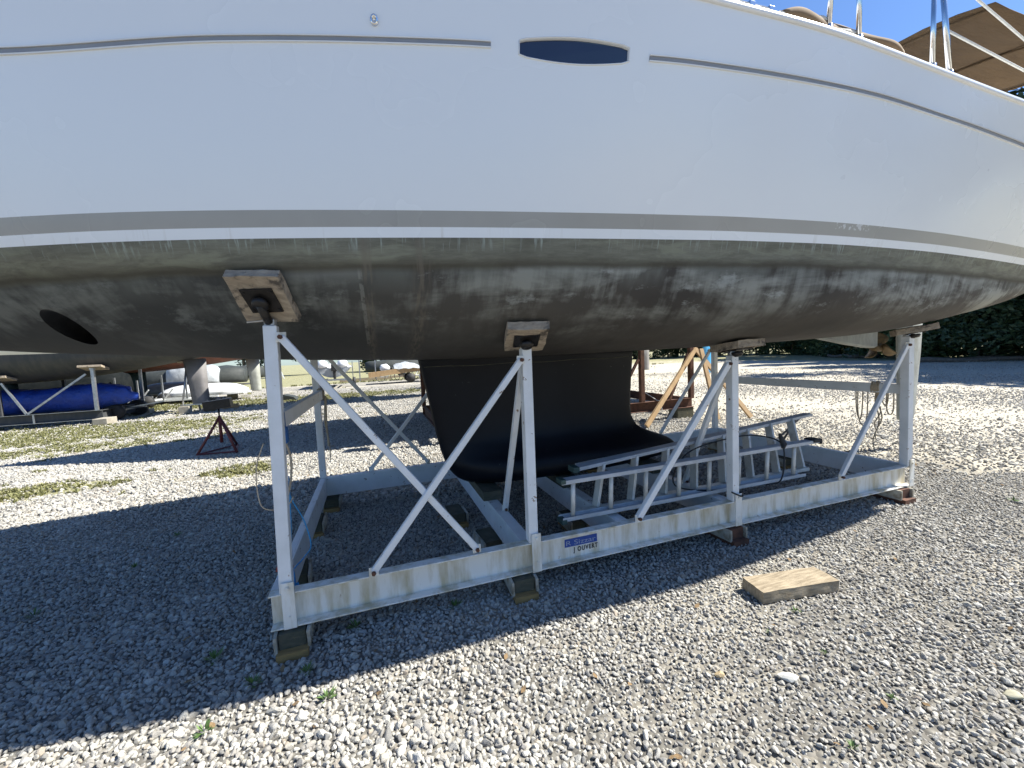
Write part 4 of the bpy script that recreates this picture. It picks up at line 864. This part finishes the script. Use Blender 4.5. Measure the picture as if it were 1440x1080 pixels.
for y in (19.85,21.35):
    mb=MB(); mb.tube([(-8.6,y-.07,.26),(-8.6,y+.07,.26)],.26,18); mb.build('wheel',M['rubber'],t,smooth=True)
def covered(x,y,L,hw,h,label,mat,trail=True):
    t=thing('covered_boat',label,'covered boat',(x,y,0)); mb=MB(); rows=[]
    for i in range(22):
        s=i/21; w_=hw*(1-(2*abs(s-.5))**4*.6); tp=h*(.75+.25*math.sin(math.pi*s)**.5)+.04*math.sin(s*23)
        rows.append([Vector((x-L/2+L*s,y+w_*math.copysign(abs(math.cos(a))**.7,math.cos(a)),.75+(tp if math.sin(a)>0 else .22)*math.sin(a)+.02*math.sin(a*9+s*30))) for a in np.linspace(0,2*math.pi,20,endpoint=False)])
    mb.quadstrip(rows,True,True); mb.build('cover',mat,t,smooth=True)
    mb=MB(); mb.bar((x-L/2,y,.42),(x+L/2+.8,y,.42),.08,.08); mb.bar((x,y-hw,.36),(x,y+hw,.36),.07,.07); mb.build('trailer_frame',M['galv'],t)
    for q in (-1,1):
        mb=MB(); mb.tube([(x,y+q*hw-.08,.3),(x,y+q*hw+.08,.3)],.3,20); mb.build('wheel',M['rubber'],t,smooth=True)
    return t
covered(-10.5,30,5.5,1.05,.85,'boat under a silver and black cover behind the two pale rudders',M['darkcover'])
covered(-10.2,29.2,2.6,.7,1.02,'silver tarp hump lying along the dark covered boat',M['silver'])
covered(-12.5,40,7,1.2,.9,'long dark covered boat on a trailer far beyond the first post',M['darkcover'])
covered(2.3,38,6,1.1,.8,'dark covered boat on a trailer far beyond the bicycle heap',M['darkcover'])
covered(-14,20.6,9,1.2,1.0,'added black covered boat filling in the shade behind the blue tarp',M['shadefill'])  # boat added to darken this gap; its black cover stands in for shade
t=thing('folding_sign','white A shaped board standing on the far grass','board',(-9.6,49,0)); 
for s in (-1,1):
    mb=MB(); mb.bar((-9.6+s*.45,49,.02),(-9.6,49,1.5),.07,.16,(0,1,0)); mb.build('leg',M['white'],t)
mb=MB(); mb.prism([(-9.9,.25),(-9.3,.25),(-9.6,1.3)],1,49.1,49.13); mb.build('panel',M['white'],t)
# motor boat on trailer with outboard, facing away
t=thing('motorboat','small white motorboat with black outboard and white seats on a trailer','motorboat',(-2.2,27,0))
mb=MB(); rows=[]
for yy,w_,zb,zt_ in ((26.0,.95,.62,1.18),(27,1.0,.60,1.2),(28.5,.95,.62,1.25),(29.6,.6,.75,1.35),(30.4,.06,1.1,1.45)):
    rows.append([Vector((-2.3+w_*q,yy,zb+(zt_-zb)*abs(q)**2.2)) for q in np.linspace(-1,1,13)])
V=mb.quadstrip(rows); mb.bm.faces.new(V[0]); mb.build('hull',M['silver'],t,smooth=False)
mb=MB(); rows=[[Vector((-2.3+q*.97,y,1.19+.22*(1-abs(q)**4)*hh)) for q in np.linspace(-1,1,9)] for y,hh in ((26.1,.1),(26.5,1),(28,1.2),(29.5,.3))]; mb.quadstrip(rows); mb.build('deck',M['white'],t,smooth=True)
for dx in (-.55,.55):
    mb=MB(); mb.tube([(-2.3+dx,26.25,1.2),(-2.3+dx,26.25,1.35),(-2.3+dx,26.3,1.5),(-2.3+dx,26.4,1.58)],[.3,.32,.28,.12],14); mb.build('seat',M['white'],t,smooth=True)
mb=MB(); mb.box((-2.2,25.85,1.22),(.3,.42,.4)); mb.box((-2.2,25.9,.85),(.14,.2,.6)); mb.box((-2.2,25.95,.52),(.10,.3,.16)); mb.build('outboard_motor',M['rubber'],t,bevel=.03)
for x in (-2.95,-2.8):
    mb=MB(); mb.tube([(x,26.8,1.25),(x,26.8,2.0)],.03,6); mb.build('rod_holder',M['white'],t)
mb=MB(); mb.bar((-3.2,26.9,.45),(-1.4,26.9,.45),.07,.07); mb.bar((-2.9,25.7,.45),(-2.9,29,.45),.07,.07); mb.bar((-1.7,25.7,.45),(-1.7,29,.45),.07,.07); mb.bar((-3.3,25.75,.5),(-1.3,25.75,.5),.07,.1)
for x in (-3.3,-1.25): mb.bar((x,26.9,.4),(x,26.9,1.55),.05,.05,(0,1,0))
mb.build('trailer_frame',M['galv'],t)
for x in (-3.4,-1.2):
    mb=MB(); mb.tube([(x-.08,26.9,.28),(x+.08,26.9,.28)],.28,18); mb.build('wheel',M['rubber'],t,smooth=True)
# flat trailer with heap
t=thing('flat_trailer','low trailer with a long brown timber along its near edge','trailer',(1.6,27.2,0))
mb=MB(); mb.bar((-.35,26.6,.62),(3.6,27.2,.95),.10,.32); mb.build('edge_timber',M['newwood'],t)
mb=MB(); mb.bar((0,27.8,.6),(3.5,28.0,.75),1.5,.08); mb.build('bed',M['galv'],t)
for y in (26.9,28.7):
    mb=MB(); mb.tube([(2.2,y-.08,.3),(2.2,y+.08,.3)],.3,18); mb.build('wheel',M['rubber'],t,smooth=True)
mb=MB(); mb.tube([(2.95,26.8,.33),(2.95,26.95,.36),(2.95,27.1,.33)],[.12,.24,.14],12); o=mb.build('float_ball',M['white'],None,smooth=True,org=(2.95,26.9,0)); setp(o,'white round float hanging under the right end of the low trailer','float','white floats on the low trailer')
mb=MB(); mb.tube([(.35,27.2,1.0),(.45,27.2,1.0),(.75,27.25,1.02),(.95,27.3,1.0)],[.08,.24,.26,.1],12); o=mb.build('float_ball',M['white'],None,smooth=True,org=(.6,27.2,0)); setp(o,'white oval float lying on the left end of the low trailer','float','white floats on the low trailer')
mb=MB(); rows=[[Vector((1.2+1.9*s,27.4+q*.6,.92+.42*math.sin(math.pi*min(1,s*.8+.2))*(1-q*q)+.03*math.sin(s*20+q*5))) for q in np.linspace(-1,1,9)] for s in np.linspace(0,1,14)]; mb.quadstrip(rows,False); o=mb.build('tarp_heap',M['silver'],None,smooth=True,org=(2,27.4,0)); setp(o,'grey tarp thrown over goods on the low trailer','tarp')
def bicycle(x,y,yaw,label,mat):
    t=thing('bicycle',label,'bicycle',(x,y,0),'bicycles standing beyond the low trailer'); rt=Matrix.Rotation(yaw,3,'Z'); c=Vector((x,y,0)); Wd=lambda q:c+rt@Vector(q)
    for xx in (-.52,.52):
        m_=MB(); m_.tube([Wd((xx+.33*math.cos(a),0,.34+.33*math.sin(a))) for a in np.linspace(0,2*math.pi,25)],.02,6,False); m_.build('wheel',M['rubber'],t,smooth=True)
    m_=MB()
    for a,b in (((-.52,0,.34),(-.05,0,.3)),((-.05,0,.3),(-.2,0,.85)),((-.2,0,.8),(.35,0,.8)),((.35,0,.8),(-.05,0,.3)),((.35,0,.95),(.52,0,.34)),((-.52,0,.34),(-.18,0,.78))): m_.tube([Wd(a),Wd(b)],.02,6)
    m_.build('frame',mat,t); m_=MB(); m_.tube([Wd((.3,-.28,1.0)),Wd((.36,0,.97)),Wd((.3,.28,1.0))],.015,6); m_.build('handlebar',M['galv'],t); m_=MB(); m_.box(Wd((-.22,0,.9)),(.24,.12,.06),rt); m_.build('saddle',M['rubber'],t,bevel=.01)
bicycle(.9,30.2,.2,'silver bicycle leftmost in the row beyond the low trailer',M['galv']); bicycle(2.2,30.6,-.15,'blue bicycle in the middle beyond the low trailer',M['blue']); bicycle(3.3,30.3,.3,'white bicycle rightmost beyond the low trailer',M['paint'])
for x,y,l in ((-.9,33,'timber lying flat on the grass beyond the motorboat, nearer one'),(1.2,35.5,'timber lying flat on the grass beyond the bicycles')):
    mb=MB(); mb.bar((x-1.6,y,.1),(x+2.2,y+.3,.1),.16,.18); o=mb.build('timber',M['wood'],None,org=(x,y,0)); setp(o,l,'timber')
for x,y,l in ((-1.0,31.5,'grey fence post upright left of the bicycles'),(.1,32,'thin dark post upright beyond the low trailer')):
    mb=MB(); mb.bar((x,y,0),(x,y,2.2),.08,.08,(0,1,0)); o=mb.build('post',M['galv'],None,org=(x,y,0)); setp(o,l,'post')
mb=MB(); mb.prism([(-.6,0),(.7,0),(.55,.16),(.2,.26),(-.2,.2)],1,18.9,19.6)
for v in mb.bm.verts: v.co.x+=-3.8
o=mb.build('cover_heap',M['darkcover'],None,org=(-3.8,19.3,0)); setp(o,'low dark heap of cover on the gravel between rows','heap')
# ------------------------------------------------------------------ trees
def tree_mesh(seed,h,crown_r,low,leaf,nleaf,mat):
    r=random.Random(seed); tb=MB(); pts=[]; p=Vector((0,0,-.05)); d=Vector((r.uniform(-.1,.1),r.uniform(-.1,.1),1)).normalized(); n=8
    for i in range(n): pts.append(p.copy()); p+=d*(h*.8/n); d=(d+Vector((r.uniform(-.12,.12),r.uniform(-.12,.12),.1))).normalized()
    r0=h*.018+.05; tb.tube(pts,[r0*(1-.75*i/(n-1)) for i in range(n)],9)
    limbs=[]
    for i in range(9):
        k=r.randint(2,n-1); a=r.uniform(0,6.28); L=crown_r*r.uniform(.6,1.0); q=pts[k]; e=q+Vector((math.cos(a)*L,math.sin(a)*L,L*r.uniform(.2,.8))); mid=(q+e)/2+Vector((0,0,.12*L)); tb.tube([q,mid,e],[r0*.4,r0*.25,r0*.08],6); limbs+=[mid,e]
    bmesh.ops.recalc_face_normals(tb.bm,faces=tb.bm.faces); tm=bpy.data.meshes.new('trunk'); tb.bm.to_mesh(tm); tb.bm.free(); tm.materials.append(M['bark'])
    cl=[]
    for i in range(26):
        if i<len(limbs): c=limbs[i]
        else:
            a=r.uniform(0,6.28); rr=crown_r*math.sqrt(r.random()); z=low+(h-low)*r.random(); f=math.sin(math.pi*min(.98,(z-low)/(h-low)*.8+.18)); c=Vector((math.cos(a)*rr*f,math.sin(a)*rr*f,z))
        cl.append((c,crown_r*r.uniform(.22,.42)))
    V=[];F=[]
    for i in range(nleaf):
        c,s=cl[i%len(cl)]; q=Vector((r.gauss(0,1),r.gauss(0,1),r.gauss(0,.8))).normalized()*s*r.random()**.35+c
        a=Vector((r.gauss(0,1),r.gauss(0,1),r.gauss(0,.6))).normalized(); b=a.orthogonal().normalized(); b=(b+a.cross(b)*r.uniform(-1,1)).normalized(); L=leaf*r.uniform(.6,1.3)
        k=len(V); V+=[q-a*L,q+b*L*.45,q+a*L,q-b*L*.45]; F.append((k,k+1,k+2,k+3))
    cm=bpy.data.meshes.new('crown'); cm.from_pydata([tuple(v) for v in V],[],F); cm.materials.append(mat)
    return tm,cm
TM=[tree_mesh(1,9,3.2,1.0,.20,9000,M['leafd']),tree_mesh(2,11,3.6,2.2,.20,9000,M['leafd']),tree_mesh(3,8,3.0,.6,.18,9000,M['leaf']),tree_mesh(4,12,3.8,3.0,.22,9000,M['leafd'])]
BUSH=[tree_mesh(11,2.6,2.2,.0,.13,6000,M['leafd']),tree_mesh(12,3.2,2.5,.0,.14,6000,M['leaf'])]
def plant_tree(x,y,v,s,lb,grp,name='tree',cat='tree',src=None):
    t=thing(name,lb,cat,(x,y,0),grp); tm,cm=(src or TM)[v]
    for nm,me in (('trunk',tm),('crown',cm)):
        o=bpy.data.objects.new(nm,me); COL.objects.link(o); o.parent=t
    t.rotation_euler=(0,0,random.uniform(0,6.28)); t.scale=(s,s,s*random.uniform(.9,1.1)); return t
# tree line: from far centre-right round to the right
line=[(33,3.5),(33.5,8.5),(34.5,13.5),(37,18.5),(40,23.5),(44,29),(48,35),(50,41),(48,47),(43,50),(37,52),(31,53),(25,54),(19,54),(13,54)]
wordy=['at the right edge of the lot, nearest','at right, next to the nearest one','above the fallen logs','just left of the fallen logs','right of the fourth post','with its trunk near the rudder','behind the rudder','behind the propeller','left of the propeller','above the cross rail','above the middle of the cross rail','right of the third post','behind the third post','behind the blue rudder','behind the timber props']
for i,(x,y) in enumerate(line):
    plant_tree(x,y,i%4,(1.45 if i<3 else 1.15)+.1*((i*7)%3),'tall dark tree '+wordy[i],'trees along the far edge of the lot')
    for k in range(2):
        nx,ny=line[min(i+1,len(line)-1)]; f=k*.5+.2; bx_=x+(nx-x)*f; by_=y+(ny-y)*f; d=Vector((bx_,by_)).normalized()*1.8
        plant_tree(bx_-d.x,by_-d.y,(i+k)%2,1.1+.2*random.random(),['low dark bush ','dense taller shrub '][k]+wordy[i],'bushes under the tree line','bush','bush',BUSH)
for i,(x,y) in enumerate([(38,6),(39,12),(42,17),(45,22),(49,28),(53,34),(55,42),(50,52)]):
    plant_tree(x,y,i%2,1.9,['dense shrub mass ','dark thicket '][i%2]+['behind the nearest tree','behind the second tree','behind the logs','behind the trees right of the fourth post','behind the trees at the rudder','behind the propeller trees','at the far bend of the tree line','behind the far bend'][i],'thicket behind the tree line','bush','bush',BUSH)
for i,(x,y) in enumerate([(-40,60),(-32,62),(-24,60),(-16,62),(-8,61),(0,63),(7,60)]):
    plant_tree(x,y,(i+1)%4,1.1,'distant tree beyond the far grass, number %s from the left of its row'%['one','two','three','four','five','six','seven'][i],'trees beyond the far grass')
for i,(x,y) in enumerate([(34,-2),(36,-7),(33,-12),(30,-18),(41,-14),(24,-25)]):
    plant_tree(x,y,i%4,1.15,'leafy tree at the right side of the lot behind the camera, '+['nearest the logs','second along','third along','fourth along','set back','farthest back'][i],'trees on the right side of the lot')
# logs
for i,(a,b,r_) in enumerate((((28.5,14.6,.12),(33.0,9.5,.12),.12),((30,15.2,.12),(34,11.2,.12),.11),((35.0,20.5,.15),(37,24.5,.15),.15))):
    mb=MB(); a=Vector(a);b=Vector(b); mb.tube([a+(b-a)*k/8+Vector((0,0,.05*math.sin(k*1.7))) for k in range(9)],[r_*(1-.04*k) for k in range(9)],10); o=mb.build('log',M['bark'],None,org=tuple(a)); setp(o,['thick fallen log nearest at the foot of the trees at right','thinner fallen log behind the thick one at right','pale log lying below the trees behind the rudder'][i],'log','fallen logs by the tree line')
print('objects',len(bpy.data.objects))
